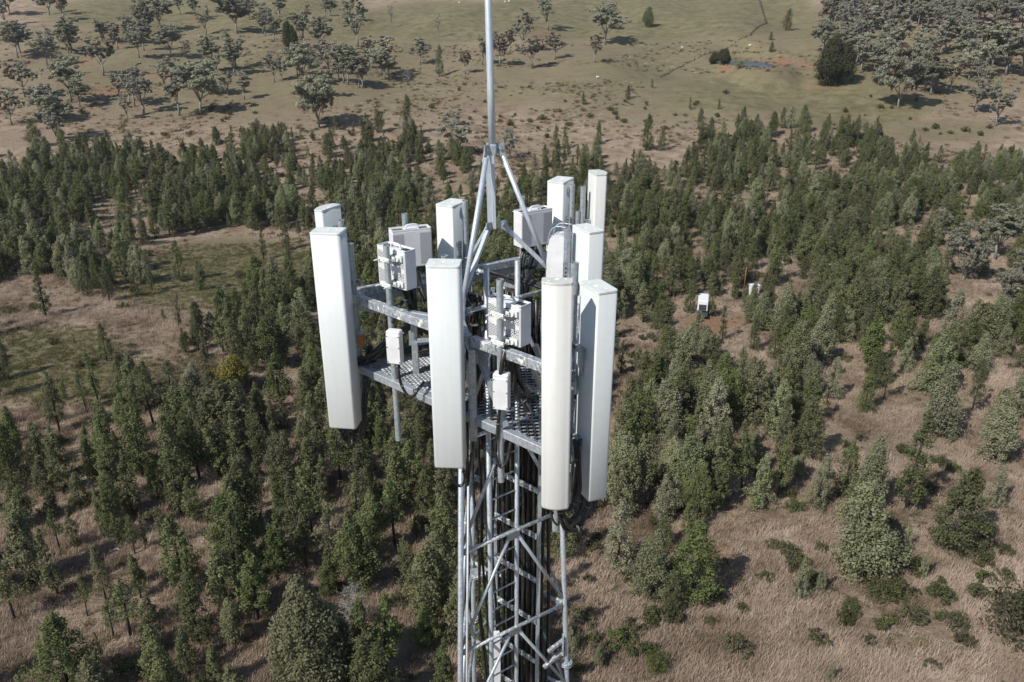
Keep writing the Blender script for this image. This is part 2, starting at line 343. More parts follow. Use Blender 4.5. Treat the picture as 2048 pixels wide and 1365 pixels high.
def ground_mat():
    m = newmat('dry_grass_ground', (.2, .16, .11), .95, 0, .1)
    at = N(m, 'ShaderNodeVertexColor', layer_name='patches'); sp = N(m, 'ShaderNodeSeparateColor'); L(m, at.outputs[0], sp.inputs[0])
    oc = objco(m)
    big = noise(m, .035, 6, .62, oc); mid = noise(m, .22, 6, .65, oc); fine = noise(m, 1.6, 6, .7, oc); vf = noise(m, 7, 4, .75, oc)
    # wind-combed strands
    comb = noise(m, 2.4, 5, .7, stretched(m, .45, 1.6, 1, oc), 1.2)
    base = ramp(m, mid.outputs[0], [(.30, (.150, .113, .076)), (.48, (.275, .208, .150)), (.66, (.39, .31, .23))])
    gr = ramp(m, mid.outputs[0], [(.3, (.098, .092, .044)), (.5, (.155, .142, .072)), (.72, (.215, .192, .11))])
    rd = ramp(m, fine.outputs[0], [(.3, (.19, .105, .062)), (.6, (.31, .18, .11)), (.8, (.42, .27, .18))])
    pl = ramp(m, comb.outputs[0], [(.25, (.17, .125, .088)), (.5, (.26, .20, .148)), (.75, (.35, .285, .22))])
    def mask(ch, w, lo, hi, n):
        v = mth(m, 'ADD', ch, mth(m, 'MULTIPLY', mth(m, 'SUBTRACT', n, .5), w))
        mr = N(m, 'ShaderNodeMapRange'); mr.interpolation_type = 'SMOOTHSTEP'; L(m, v, mr.inputs[0])
        mr.inputs[1].default_value = lo; mr.inputs[2].default_value = hi; return mr.outputs[0]
    c = base.outputs[0]
    sage = mask(big.outputs[0], .6, .52, .72, mid.outputs[0]); c = mixc(m, mth(m, 'MULTIPLY', sage, .45), c, gr.outputs[0])
    c = mixc(m, mask(sp.outputs[2], .9, .35, .75, mid.outputs[0]), c, pl.outputs[0])
    c = mixc(m, mth(m, 'MULTIPLY', mask(sp.outputs[0], .9, .3, .7, mid.outputs[0]), .85), c, gr.outputs[0])
    c = mixc(m, mth(m, 'MULTIPLY', mask(sp.outputs[1], 3.0, .42, .8, mth(m, 'MULTIPLY_ADD', fine.outputs[0], .5, mth(m, 'MULTIPLY', mid.outputs[0], .5))), .85), c, rd.outputs[0])
    d = ramp(m, comb.outputs[0], [(.25, (.62, .6, .58)), (.5, (1, 1, 1)), (.75, (1.28, 1.26, 1.22))]); c = mixc(m, .8, c, d.outputs[0], 'MULTIPLY')
    d = ramp(m, vf.outputs[0], [(.3, (.6, .6, .6)), (.7, (1.3, 1.3, 1.3))]); c = mixc(m, .55, c, d.outputs[0], 'MULTIPLY')
    # low tussocks
    tn = ramp(m, fine.outputs[0], [(.55, (1, 1, 1)), (.66, (.5, .56, .42))]); c = mixc(m, .55, c, tn.outputs[0], 'MULTIPLY')
    L(m, c, bsdf(m).inputs['Base Color'])
    h = mth(m, 'ADD', mth(m, 'MULTIPLY', fine.outputs[0], 1.0), mth(m, 'ADD', mth(m, 'MULTIPLY', comb.outputs[0], .5), mth(m, 'MULTIPLY', vf.outputs[0], .22)))
    bump(m, h, .9, .55); return m
gme.materials.append(ground_mat())
ground = bpy.data.objects.new('ground', gme); C.objects.link(ground); tag(ground, kind='structure')
# farm dam water
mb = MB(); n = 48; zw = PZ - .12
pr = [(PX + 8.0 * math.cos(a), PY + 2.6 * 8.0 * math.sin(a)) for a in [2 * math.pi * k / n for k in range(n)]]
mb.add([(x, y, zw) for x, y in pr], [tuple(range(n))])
M_WATER = newmat('pond_water', (.035, .055, .075), .28, 0, .3)  # blue base colour stands in for the sky's reflection
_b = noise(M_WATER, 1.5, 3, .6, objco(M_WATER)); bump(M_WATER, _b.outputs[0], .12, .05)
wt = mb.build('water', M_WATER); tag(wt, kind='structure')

# ------------------------------------------------------------------ THE TOWER
def zb(h): return CAM_Z - h
LEG0 = {'a': Vector((-.57, 8.47)), 'b': Vector((-.56, 10.1)), 'c': Vector((.53, 9.35))}    # plan of legs at the top (h=3.2)
LEGD = {'a': Vector((-.027, -.022)), 'b': Vector((-.012, .035)), 'c': Vector((.050, .0))}   # plan drift per metre downwards
def leg(k, h): p = LEG0[k] + LEGD[k] * (h - 3.2); return Vector((p.x, p.y, zb(h)))
base = Vector((-.2, 9.3, 0)); GZ = float(terr(base.x, base.y)); base.z = GZ
tower = thing('lattice_tower', base, 'tall galvanised three-legged lattice tower carrying all the white antennas', 'tower')
levels = [3.25, 4.9, 6.55, 8.2, 9.85]
hb = CAM_Z - GZ
for k in 'abc':
    mb = MB(); mb.tube([leg(k, 3.0), leg(k, 12.0), leg(k, hb)], .038, 14)
    lg = mb.build('leg', M_GALV, tower)
    for hf in (9.35, 15.6, 21.9, 28.2, 34.5):
        f = MB(); a = leg(k, hf); f.tube([a + Vector((0, 0, .035)), a + Vector((0, 0, .004))], .095, 16); f.tube([a + Vector((0, 0, -.004)), a + Vector((0, 0, -.035))], .095, 16)
        for q in range(6):
            an = q * math.pi / 3; d = Vector((math.cos(an), math.sin(an), 0)) * .07; f.tube([a + d + Vector((0, 0, .06)), a + d - Vector((0, 0, .06))], .009, 6)
        f.build('flange', M_GALVL, lg)
def horiz(mb, k1, k2, h, r=.026): mb.tube([leg(k1, h), leg(k2, h)], r, 10)
low = MB()
hs = list(levels); h = 9.85
while h < hb - 2: h += 1.65 + (h - 9.85) * .03; hs.append(min(h, hb - .2))
faces = (('a', 'c'), ('c', 'b'), ('b', 'a'))
for i, h in enumerate(hs):
    for k1, k2 in faces:
        vis = i < 5
        a, b = leg(k1, h), leg(k2, h); mid = (a + b) / 2
        t = (b - a).normalized()
        if vis:
            m_ = MB(); m_.tube([a + t * .05, b - t * .05], .026, 10)
            m_.box(a + t * .1, t * .055, Vector((0, 0, .05)), t.cross(Vector((0, 0, 1))) * .006); m_.box(b - t * .1, t * .055, Vector((0, 0, .05)), t.cross(Vector((0, 0, 1))) * .006)
            cb = m_.build('crossbar', M_GALVL, tower)
            g = MB(); g.box(mid - Vector((0, 0, .075)), t * .10, Vector((0, 0, .055)), t.cross(Vector((0, 0, 1))) * .007); g.build('gusset_plate', M_GALV, cb)
        else: low.tube([a, b], .026, 8)
        if i + 1 < len(hs):
            for k, s in ((k1, -1), (k2, 1)):
                e = leg(k, hs[i + 1] - .06); st = mid + t * s * .07 - Vector((0, 0, .08)); d = (e - st).normalized()
                if vis:
                    m_ = MB(); m_.tube([st + d * .06, e - d * .1], .024, 10)
                    m_.box(st + d * .05, d * .07, d.cross(t.cross(Vector((0, 0, 1)))).normalized() * .03, t.cross(Vector((0, 0, 1))) * .005)
                    m_.box(e - d * .12, d * .07, d.cross(t.cross(Vector((0, 0, 1)))).normalized() * .03, t.cross(Vector((0, 0, 1))) * .005)
                    for q in (st + d * .05, e - d * .12): m_.tube([q - t.cross(Vector((0, 0, 1))) * .02, q + t.cross(Vector((0, 0, 1))) * .02], .014, 6)
                    m_.build('brace', M_GALV, tower)
                else: low.tube([st, e], .024, 8)
tag(low.build('lower_lattice', M_GALV, tower), kind='stuff')
# small grid landing and side brackets
mb = MB()
q = [W(943, 1138, 8.0), W(971, 1132, 8.0), W(972, 1150, 8.0), W(940, 1160, 8.0)]
mb.add([p for p in q] + [p - Vector((0, 0, .04)) for p in q], [(3, 2, 1, 0), (4, 5, 6, 7), (0, 1, 5, 4), (1, 2, 6, 5), (2, 3, 7, 6), (3, 0, 4, 7)])
mb.build('landing_plate', M_GALVD, tower)
for hq in (8.95,):
    mb = MB(); a = leg('c', hq); d = Vector((-.75, -.55, 0)).normalized()
    mb.beam(a + Vector((0, 0, .09)), a + d * .34 + Vector((0, 0, .02)), .05, .05); mb.beam(a - Vector((0, 0, .12)), a + d * .42 - Vector((0, 0, .24)), .05, .05)
    mb.box(a + d * .06, Vector((.012, 0, 0)), Vector((0, .05, 0)), Vector((0, 0, .17))); mb.build('leg_bracket', M_GALVL, tower)
mb = MB()   # earth conduit running beside the left leg
mb.tube([leg('a', h) + Vector((.085, .03, 0)) for h in (4.9, 8, 12)], .017, 8); mb.build('conduit', M_BOX, tower)

# climbing ladder
S1 = Vector((-.30, 8.9)); S2 = Vector((.066, 9.17))
lad = thing('climbing_ladder', (S1.x, S1.y, GZ), 'steel climbing ladder running up inside the lattice tower, its rails ending above the top', 'ladder')
for s in (S1, S2):
    mb = MB(); mb.tube([(s.x, s.y, zb(2.84)), (s.x, s.y, zb(12)), (s.x, s.y, GZ)], .034, 12); mb.build('rail', M_GALV, lad)
mb = MB(); h = 3.6
while h < hb - .3:
    m1 = MB() if h < 12 else mb
    m1.tube([(S1.x, S1.y, zb(h)), (S2.x, S2.y, zb(h))], .013, 8)
    if h < 12: m1.build('rung', M_GALVL, lad)
    h += .31
tag(mb.build('lower_rungs', M_GALVL, lad), kind='stuff')
# cable ladder with perforated rungs
T1 = Vector((-.25, 9.78)); T2 = Vector((.38, 9.22))
cl = thing('cable_ladder', (T1.x, T1.y, GZ), 'perforated channel cable ladder holding the black feeder cables inside the tower', 'cable tray')
for s in (T1, T2):
    mb = MB(); mb.beam((s.x, s.y, zb(3.4)), (s.x, s.y, GZ), .04, .055); mb.build('rail', M_GALV, cl)
mb = MB(); h = 4.6; u = (T2 - T1); tl = Vector((u.x, u.y, 0)).normalized(); nn = tl.cross(Vector((0, 0, 1)))
while h < hb - .5:
    a = Vector((T1.x, T1.y, zb(h))) + nn * .045; b = Vector((T2.x, T2.y, zb(h))) + nn * .045
    if h < 14:
        m1 = MB(); m1.beam(a, b, .02, .085)
        for q in range(1, 9): c_ = a.lerp(b, q / 9) + nn * .0125; m1.tube([c_, c_ + nn * .003], .012, 8, mi=1)
        m1.build('channel_rung', [M_GALVL, M_HOLE], cl)
    else: mb.beam(a, b, .02, .085)
    h += .76
tag(mb.build('lower_channel_rungs', [M_GALVL], cl), kind='stuff')
# feeder cables
fc = thing('feeder_cables', (T1.x, T1.y, GZ), 'dense bundle of black feeder cables running down the tower behind the perforated rungs', 'cables')
for q in range(17):
    f = (q + .6) / 17; p = T1.lerp(T2, f) - Vector((nn.x, nn.y)) * (.035 + .045 * (q % 2)); mb = MB()
    pts = []; h = 3.4
    while h < 14: pts.append((p.x + .012 * math.sin(h * 2.1 + q * 3), p.y + .012 * math.cos(h * 1.7 + q), zb(h))); h += .45
    pts.append((p.x, p.y, zb(25))); pts.append((p.x, p.y, GZ)); mb.tube(pts, .025, 8); mb.build('cable', M_CABLE, fc)
for q in range(15):
    f = (q + .5) / 15; p = T1.lerp(T2, f) - Vector((nn.x, nn.y)) * (.16 + .05 * (q % 3)); mb = MB()
    pts = []; h = 3.6 + .1 * (q % 4)
    while h < 14: pts.append((p.x + .02 * math.sin(h * 1.3 + q * 2), p.y + .02 * math.cos(h * 1.1 + q), zb(h))); h += .5
    pts.append((p.x, p.y, zb(25))); pts.append((p.x, p.y, GZ)); mb.tube(pts, .026, 8); mb.build('cable', M_CABLE, fc)
h = 4.8
while h < 13:
    a = Vector((T1.x, T1.y, zb(h))) - nn * .085; b = Vector((T2.x, T2.y, zb(h))) - nn * .085
    m1 = MB(); m1.beam(a, b, .008, .03); m1.build('cable_cleat', M_TIE, fc); h += .76
# second loose bundle behind the left leg
lc = thing('loose_cables', (-.45, 9.6, GZ), 'loose black cables hanging down inside the left corner of the tower', 'cables')
for q in range(6):
    mb = MB(); pts = []; h = 3.3
    while h < 8.5: pts.append((-.5 + .05 * q + .03 * math.sin(h * 1.9 + q * 2), 9.2 + .06 * (q % 3) + .04 * math.sin(h + q), zb(h))); h += .35
    pts.append((-.40 + .04 * q, 9.55, zb(10))); pts.append((-.30 + .05 * q, 9.65, GZ)); mb.tube(bez(pts[:-2], 2) + [Vector(pts[-2]), Vector(pts[-1])], .019, 8); mb.build('cable', M_CABLE, lc)

# white boxes clipped inside
def small_box(name, label, c, u, wd, dp, ht, cat='equipment box', lidtop=True):
    c = Vector(c); u = Vector(u).normalized(); v = Vector((0, 0, 1)).cross(u); t = thing(name, c - Vector((0, 0, ht / 2)), label, cat)
    mb = MB(); mb.box(c, u * wd / 2, v * dp / 2, Vector((0, 0, ht / 2)), bev=.012); mb.build('casing', M_BOX, t)
    mb = MB(); mb.box(c - v * (dp / 2 + .005) - Vector((0, 0, .015)), u * (wd / 2 - .004), v * .006, Vector((0, 0, ht / 2 - .03)), bev=.003); co = mb.build('cover', M_BOX, t)
    mb = MB()
    for a in (-1, 1):
        for b in (-.82, .05, .72): p = c + u * a * (wd / 2 - .014) + Vector((0, 0, b * ht / 2)) - v * (dp / 2 + .011); mb.tube([p, p - v * .006], .006, 6)
    mb.build('screws', M_HOLE, co); return t
small_box('junction_box', 'tall white box fixed inside the tower low down beside the cables', WY(992, 9.15, 8.85) + Vector((0, 0, -.2)), (1, .1, 0), .13, .12, .95)

# ------------------------------------------------------------------ headframe (triangular ring at two levels)
V1, V2, V3 = Vector((-2.02, 9.13)), Vector((.56, 6.82)), Vector((.97, 11.06))
hf = thing('headframe', (-.2, 9.3, zb(4.2)), 'triangular galvanised steel headframe with mesh platform round the top of the tower', 'platform')
def P3(p, h): return Vector((p.x, p.y, zb(h)))
HU, HL = 3.26, 4.19
for hh_, mt in ((HU, M_GALVD), (HL, M_GALV)):
    for A, B in ((V1, V2), (V1, V3), (V3, V2)):
        d = (B - A).normalized(); mb = MB()
        if mt is M_GALVD and (A is V1 and B is V2):
            mb.beam(P3(A, hh_), P3(A + d * 2.12, hh_), .085, .105, bev=.006); mb.beam(P3(A + d * 2.16, hh_), P3(B, hh_), .085, .105, bev=.006)
        else: mb.beam(P3(A + d * .06, hh_), P3(B - d * .06, hh_), .085, .10, bev=.006)
        mb.build('ring_beam', mt, hf)
# radial arms, posts and struts
def along(A, B, f): return A.lerp(B, f)
arms = [(V1, 'a'), (V1, 'b'), (V2, 'a'), (V2, 'c'), (V3, 'c'), (V3, 'b')]
KK = along(V1, V2, .62)
for hh_ in (HU + .115, HL + .11):
    for p, k in ((V1, 'a'), (KK, 'a'), (V2, 'c'), (V3, 'c'), (V3, 'b'), (V1, 'b')):
        l = leg(k, hh_); mb = MB(); q = Vector((l.x, l.y)); d = (p - q).normalized(); mb.beam(P3(q + d * .02, hh_), P3(p - d * .03, hh_), .07, .09, bev=.005); mb.build('arm', M_GALV, hf)
for p, pw in ((along(V1, V2, .03), .09), (KK, .14), (along(V1, V2, .97), .09), (along(V1, V3, .45), .08), (along(V1, V3, .97), .08), (along(V3, V2, .5), .08), (Vector((-1.16, 8.75)), .075)):
    mb = MB(); mb.beam(P3(p, HU + .08), P3(p, HL - .05 if p is not KK else HL + .25), pw, .075, bev=.004); mb.build('post', M_GALV, hf)
def strut(a, b, wd=.05, ht=.05, mt=M_GALV):
    mb = MB(); mb.beam(a, b, wd, ht); mb.build('strut', mt, hf)
strut(W(950, 696, 3.42), WY(1012, 7.35, 4.1)); strut(W(824, 682, 3.75), WY(905, 8.1, 3.4)); strut(P3(KK, 4.1), P3(Vector((-.57, 8.47)), 5.0))
strut(P3(V2, 4.25) + Vector((-.1, .05, 0)), leg('c', 5.3)); strut(P3(V3, 4.25), leg('c', 5.3)); strut(P3(V3, HU), P3(Vector((.45, 9.9)), HL)); 
strut(WY(1058, 7.6, 3.4), WY(1092, 7.9, 4.1), .04, .04); strut(WY(1072, 7.9, 3.4), WY(1100, 8.3, 4.1), .04, .04)
# square corner plate with holes near the kink
mb = MB(); d = (V2 - V1).normalized(); nd = Vector((-d.y, d.x, 0))
c_ = P3(KK, 3.42) + nd * .1; mb.box(c_, Vector((d.x, d.y, 0)) * .13, nd * .006, Vector((0, 0, .15)))
mb.build('splice_plate', M_GALV, hf)
M_DECK = newmat('shaded_deck_mesh', (.22, .24, .26), .55, .4)  # shade from cables and antennas put into the dark mottled mesh colour
_b = noise(M_DECK, 6, 5, .7, objco(M_DECK)); _r = ramp(M_DECK, _b.outputs[0], [(.40, (.10, .105, .11)), (.55, (.24, .26, .28)), (.68, (.42, .43, .43))])
L(M_DECK, _r.outputs[0], bsdf(M_DECK).inputs['Base Color'])
# expanded-metal deck, real strands
def inside(p, poly):
    s_ = [ (poly[(i + 1) % len(poly)] - poly[i]).cross(p - poly[i]) for i in range(len(poly)) ]
    return all(v >= 0 for v in s_) or all(v <= 0 for v in s_)
def deck(poly, ang, cw, ch, th, holes=()):
    mb = MB(); ux = Vector((math.cos(ang), math.sin(ang))); uy = Vector((-ux.y, ux.x)); z0 = zb(HL) + .058
    c0 = sum(poly, Vector((0, 0))) / len(poly); nr = int(3.2 / ch); nc = int(3.2 / cw)
    def ok(p): return inside(p, poly) and not any((p - h_[0]).length < h_[1] for h_ in holes)
    for r in range(-nr, nr):
        for c in range(-nc * 2, nc * 2):
            # zigzag strand: flat bond then slope
            s_ = 1 if c % 2 == 0 else -1; s_ = s_ if r % 2 == 0 else -s_
            x0 = c * cw / 2; p0 = (x0 - cw * .25, r * ch - s_ * ch * .0 + (ch / 2 if s_ > 0 else 0)); p1 = (x0 + cw * .25, p0[1])
            yn = r * ch + (0 if s_ > 0 else ch / 2); p0 = (x0 - cw * .14, p0[1]); p1 = (x0 + cw * .14, p0[1]); p2 = (x0 + cw * .36, yn)
            for a, b in ((p0, p1), (p1, p2)):
                A = c0 + ux * a[0] + uy * a[1]; B = c0 + ux * b[0] + uy * b[1]
                if not ok((A + B) / 2): continue
                dd = (B - A).normalized(); nn_ = Vector((-dd.y, dd.x)) * th
                # strand tilted a little, as in expanded sheet
                mb.add([(A.x - nn_.x, A.y - nn_.y, z0 - .006), (B.x - nn_.x, B.y - nn_.y, z0 - .006), (B.x + nn_.x, B.y + nn_.y, z0 + .004), (A.x + nn_.x, A.y + nn_.y, z0 + .004),
                        (A.x - nn_.x, A.y - nn_.y, z0 - .010), (B.x - nn_.x, B.y - nn_.y, z0 - .010), (B.x + nn_.x, B.y + nn_.y, z0), (A.x + nn_.x, A.y + nn_.y, z0)],
                       [(0, 1, 2, 3), (7, 6, 5, 4), (0, 4, 5, 1), (3, 2, 6, 7)])
    return mb
ctr = Vector((-.2, 9.3))
holes = [(Vector((-.12, 9.1)), .42)]
A1 = V1.lerp(ctr, .03)
deck([V1 + Vector((.06, .0)), KK + Vector((0, .03)), Vector((-.30, 8.6)), Vector((-.62, 9.1)), Vector((-.55, 10.0))], math.atan2((V2 - V1).y, (V2 - V1).x) + .30, .080, .030, .0038, holes).build('mesh_deck', M_DECK, hf)
deck([KK + Vector((.03, .03)), V2 + Vector((-.03, .03)), Vector((.72, 8.5)), Vector((.5, 9.3)), Vector((-.25, 8.65))], math.atan2((V2 - V1).y, (V2 - V1).x) + math.pi / 2, .105, .052, .0036, []).build('mesh_deck', M_DECK, hf)
deck([Vector((.75, 8.5)), V3 + Vector((-.05, -.05)), Vector((-.5, 10.12)), Vector((.5, 9.4))], .4, .125, .062, .005, []).build('mesh_deck', M_DECK, hf)
# ------------------------------------------------------------------ lightning mast
ms = thing('lightning_mast', (-.195, 9.3, zb(2.5)), 'tall slim grey steel mast rising from a tripod over the tower top', 'mast')
mt_, mbm = WY(976.5, 9.3, -.02), WY(989, 9.3, 2.47)
dm = (mt_ - mbm).normalized(); topm = mbm + dm * 4.6
mb = MB(); k1 = mbm + dm * .92
mb.tube([k1, mbm + dm * 1.6, topm], [.043, .040, .036], 20); mb.build('pole', M_MAST, ms)
mb = MB(); mb.beam(mbm + Vector((0, -.012, -.01)), k1 + Vector((0, -.002, .06)), .09, .045, bev=.004)
mb.beam(mbm + Vector((-.045, -.03, .02)), k1 + Vector((-.045, -.02, -.02)), .012, .07); mb.build('pole_sleeve', M_MAST, ms)
up_ = {'a': k1 + Vector((-.055, -.07, -.0)), 'b': k1 + Vector((-.045, .075, 0)), 'c': k1 + Vector((.085, .02, .01))}
lo_ = {'a': mbm + Vector((-.06, -.08, .03)), 'b': mbm + Vector((-.05, .08, .03)), 'c': mbm + Vector((.10, .01, .03))}
ft_ = {'a': leg('a', 3.18) + Vector((0, .02, 0)), 'b': leg('b', 3.2) + Vector((.0, -.1, 0)), 'c': leg('c', 3.22)}
for k in 'abc':
    d = (ft_[k] - up_[k]); mb = MB(); mb.tube([up_[k] + d * .05, ft_[k]], .029, 14); lg = mb.build('leg', M_MAST, ms)
    mb = MB(); dn = d.normalized(); sd_ = Vector((up_[k].x - k1.x, up_[k].y - k1.y, 0)).normalized(); tn_ = sd_.cross(Vector((0, 0, 1)))
    mb.box(up_[k] + Vector((0, 0, .0)) + sd_ * .0, sd_ * .05, tn_ * .006, Vector((0, 0, .06))); mb.box(up_[k] + d * .045 + tn_ * .02, dn * .07, tn_ * .005, dn.cross(tn_) * .03)
    mb.tube([up_[k] - tn_ * .02, up_[k] + tn_ * .045], .016, 6); mb.build('bracket', M_GALV, lg)
    fr = .90 if k != 'c' else .86
    e = up_[k] + d * fr; mb = MB(); s0 = lo_[k]; dd = (e - s0).normalized()
    mb.beam(s0 + dd * .07, e - dd * .06, .045, .05, bev=.003); st = mb.build('strut', M_MAST, ms)
    mb = MB(); mb.box(s0, sd_ * .055, tn_ * .006, Vector((0, 0, .05))); mb.box(s0 + dd * .05 + tn_ * .02, dd * .06, tn_ * .006, dd.cross(tn_) * .035); mb.box(e - dd * .04 + tn_ * .02, dd * .06, tn_ * .006, dd.cross(tn_) * .03)
    for q in (s0, e): mb.tube([q - tn_ * .02, q + tn_ * .05], .014, 6)
    mb.build('bracket', M_GALV, st)
# lower collar joining legs over the tower top
mb = MB(); mb.box(k1 + Vector((0, 0, .0)), Vector((.05, 0, 0)), Vector((0, .05, 0)), Vector((0, 0, .06)), bev=.01); mb.build('collar', M_GALV, ms)

# ------------------------------------------------------------------ panel antennas
def rrect(w_, d_, r, curve=0.0, seg=5, rb=None):
    rb = r * .6 if rb is None else rb; pts = []
    for cx, cy, rr, a0 in ((w_ / 2 - rb, d_ / 2 - rb, rb, 0), (-w_ / 2 + rb, d_ / 2 - rb, rb, 90), (-w_ / 2 + r, -d_ / 2 + r, r, 180), (w_ / 2 - r, -d_ / 2 + r, r, 270)):
        if a0 == 270 and curve:
            for k in range(1, 9):
                x = (-w_ / 2 + r) + (w_ - 2 * r) * k / 9; pts.append((x, -d_ / 2 - curve * (1 - (2 * x / (w_ - 2 * r)) ** 2)))
        for k in range(seg + 1): a = R_(a0 + 90 * k / seg); pts.append((cx + rr * math.cos(a), cy + rr * math.sin(a)))
    return pts
def panel(label, c, yaw, wd, dp, h0, h1, mat=None, curve=0.0, pipe=None, group=None, lean=0.0, tilt=0.0, pr=.038, back_taper=.0):
    """c: plan centre, yaw: angle of the outward (front) normal, h0/h1: top/bottom level under the camera"""
    mat = mat or M_RAD; bz = zb(h1); L_ = h1 - h0
    t = thing('panel_antenna', (c[0], c[1], bz), label, 'antenna', group)
    a = R_(yaw) + math.pi / 2; ca, sa = math.cos(a), math.sin(a)     # local -y is the front
    def X(x, y, z): return Vector((c[0] + x * ca - y * sa + lean * (z / L_), c[1] + x * sa + y * ca, bz + z))
    po = rrect(wd, dp, .032 if not curve else .03, curve)
    if back_taper: po = [(x * (1 - back_taper * max(0, (y + dp / 2) / dp)), y) for x, y in po]
    def loft(mb, rings, mi=0, smooth=True, capt=True, capb=True):
        n = len(po); o = len(mb.v); vs = []
        for z, s in rings: vs += [X(x * s, y * s, z) for x, y in po]
        mb.add(vs, [(r * n + k, r * n + (k + 1) % n, r * n + n + (k + 1) % n, r * n + n + k) for r in range(len(rings) - 1) for k in range(n)], mi, smooth)
        if capb: mb.f.append(tuple(o + k for k in range(n - 1, -1, -1))); mb.m.append(mi); mb.sm.append(False)
        if capt: e = o + (len(rings) - 1) * n; mb.f.append(tuple(e + k for k in range(n))); mb.m.append(mi); mb.sm.append(False)
    mb = MB(); loft(mb, [(.0, .955 if curve else .985), (.015, .985), (.03 if curve else .02, 1), (L_ - .022, 1)]); mb.build('radome', mat, t)
    mb = MB(); loft(mb, [(L_ - .021, 1.012), (L_ - .004, 1.012), (L_, .99)], 0, False); cp = mb.build('end_cap', M_CAP if not curve else mat, t)
    mb = MB()
    for x, y, r, s in ((.0, .02, .022, .5), (-wd * .27, -.02, .010, .7), (wd * .28, .03, .012, .7)):
        mb.tube([X(x, y * 1.2, L_ - .001), X(x, y * 1.2, L_ + .003)], r, 12)
    mb.build('cap_plug', M_CAPSPOT, cp)
    if pipe:
        px, py, ph0, ph1 = pipe; mb = MB(); mb.pipe((px, py, zb(ph1)), (px, py, zb(ph0)), pr, 18)
        mp = mb.build('mount_pipe', M_GALV, t)
        for z in (L_ * .70, L_ * .26):
            mb = MB(); bp = X(0, dp / 2, z); pp = Vector((px, py, bp.z)); d = pp - bp; dl = d.length; d.normalize(); s_ = d.cross(Vector((0, 0, 1)))
            mb.box(bp + d * .02, s_ * .06, d * .02, Vector((0, 0, .055))); 
            mb.box(bp + d * (dl / 2), s_ * .035, d * (dl / 2), Vector((0, 0, .012))); mb.box(bp + d * (dl / 2) + Vector((0, 0, .045)), s_ * .035, d * (dl / 2), Vector((0, 0, .006)))
            mb.box(pp + d * (pr + .015), s_ * .07, d * .012, Vector((0, 0, .03))); mb.box(pp - d * (pr + .015), s_ * .07, d * .012, Vector((0, 0, .03)))
            for q in (-1, 1): mb.tube([pp + s_ * .055 * q - d * .12, pp + s_ * .055 * q + d * .11], .008, 6)
            mb.box(bp + d * .05 + Vector((0, 0, -.13)), s_ * .02, d * .03, Vector((0, 0, .11))); mb.build('bracket', M_GALV, t)
    # connector stubs below
    mb = MB()
    for q in range(6): p = X(-wd * .33 + q * wd * .132, .02 if q % 2 else -.02, 0); mb.tube([p, p - Vector((0, 0, .05))], .013, 8)
    mb.build('connectors', M_CABLE, t)
    return t, X
GA = 'tall white panel antennas on the headframe'
pA, XA = panel('tall white panel antenna at the far left front, wide face to the viewer', (-2.065, 8.71), -97, .345, .27, 2.345, 4.81, pipe=(-1.90, 9.05, 2.6, 4.95), group=GA, lean=.0)
pC, XC = panel('tall white panel antenna in the front centre, left of the spire legs', (-.67, 7.51), -93, .33, .25, 2.348, 4.63, pipe=(-.70, 7.98, 2.42, 4.9), group=GA)
pG, XG = panel('cream panel antenna with rounded bowed front at the front right', (.42, 6.50), -94, .268, .14, 2.19, 4.49, M_CREAM, .026, pipe=(.45, 6.80, 2.3, 5.0), group=GA, lean=-.03)
pI, XI = panel('white panel antenna at the right front, its back half shaded, next to the cream one', (.785, 6.82), 23, .35, .21, 2.35, 4.54, pipe=(.575, 7.0, 2.19, 4.9), group=GA)
pH, XH = panel('white panel antenna at the right, middle of the three facing right', (.86, 8.76), 26, .37, .21, 2.33, 4.6, pipe=(.625, 8.75, 2.335, 4.9), group=GA)
pF, XF = panel('slim cream panel antenna farthest back on the right', (1.18, 11.0), 12, .34, .17, 2.14, 4.5, M_CREAM, .04, pipe=(.985, 10.95, 2.33, 4.9), group=GA)
pE, XE = panel('white panel antenna at the back right, behind the perforated radio', (.675, 11.05), 155, .40, .25, 2.25, 4.6, pipe=(.83, 10.93, 2.30, 4.9), group=GA)
pD, XD = panel('white panel antenna at the back centre with a pipe at its right edge', (-.775, 10.1), 153, .39, .26, 2.35, 4.7, pipe=(-.60, 10.02, 2.31, 4.9), group=GA)
pB, XB = panel('white panel antenna at the back left, only its top showing', (-2.215, 9.42), 155, .37, .13, 2.25, 4.5, pipe=(-2.04, 9.3, 2.38, 4.9), group=GA, curve=.04)
# extra perforated uprights and the free pipe on the right
def upright(name, label, p, h0, h1, u, cat='bracket'):
    t = thing(name, (p[0], p[1], zb(h1)), label, cat); u = Vector(u).normalized(); mb = MB()
    c_ = Vector((p[0], p[1], zb((h0 + h1) / 2))); v = u.cross(Vector((0, 0, 1))); mb.box(c_, u * .026, v * .004, Vector((0, 0, (h1 - h0) / 2)))
    mb.box(c_ + u * .026 + v * .015, u * .003, v * .018, Vector((0, 0, (h1 - h0) / 2))); mb.build('channel', M_GALV, t); mb = MB(); z = zb(h1) + .05
    while z < zb(h0) - .03:
        p_ = Vector((p[0], p[1], z)) + v * .0045; mb.tube([p_, p_ + v * .002], .009, 8); mb.tube([p_ - v * .009, p_ - v * .011], .009, 8); z += .04
    mb.build('holes', M_HOLE, t)
upright('perforated_channel', 'short perforated steel channel standing behind the back centre antenna', WY(921, 9.97, 2.95)[:2], 2.83, 3.08, (1, .1, 0))
upright('perforated_channel', 'perforated steel channel just above the cream antenna top', WY(1131, 7.02, 2.3)[:2], 2.19, 2.42, (1, .3, 0))
upright('perforated_channel', 'perforated steel channel behind the right middle antenna', WY(1135, 10.88, 2.8)[:2], 2.73, 2.95, (1, .3, 0))
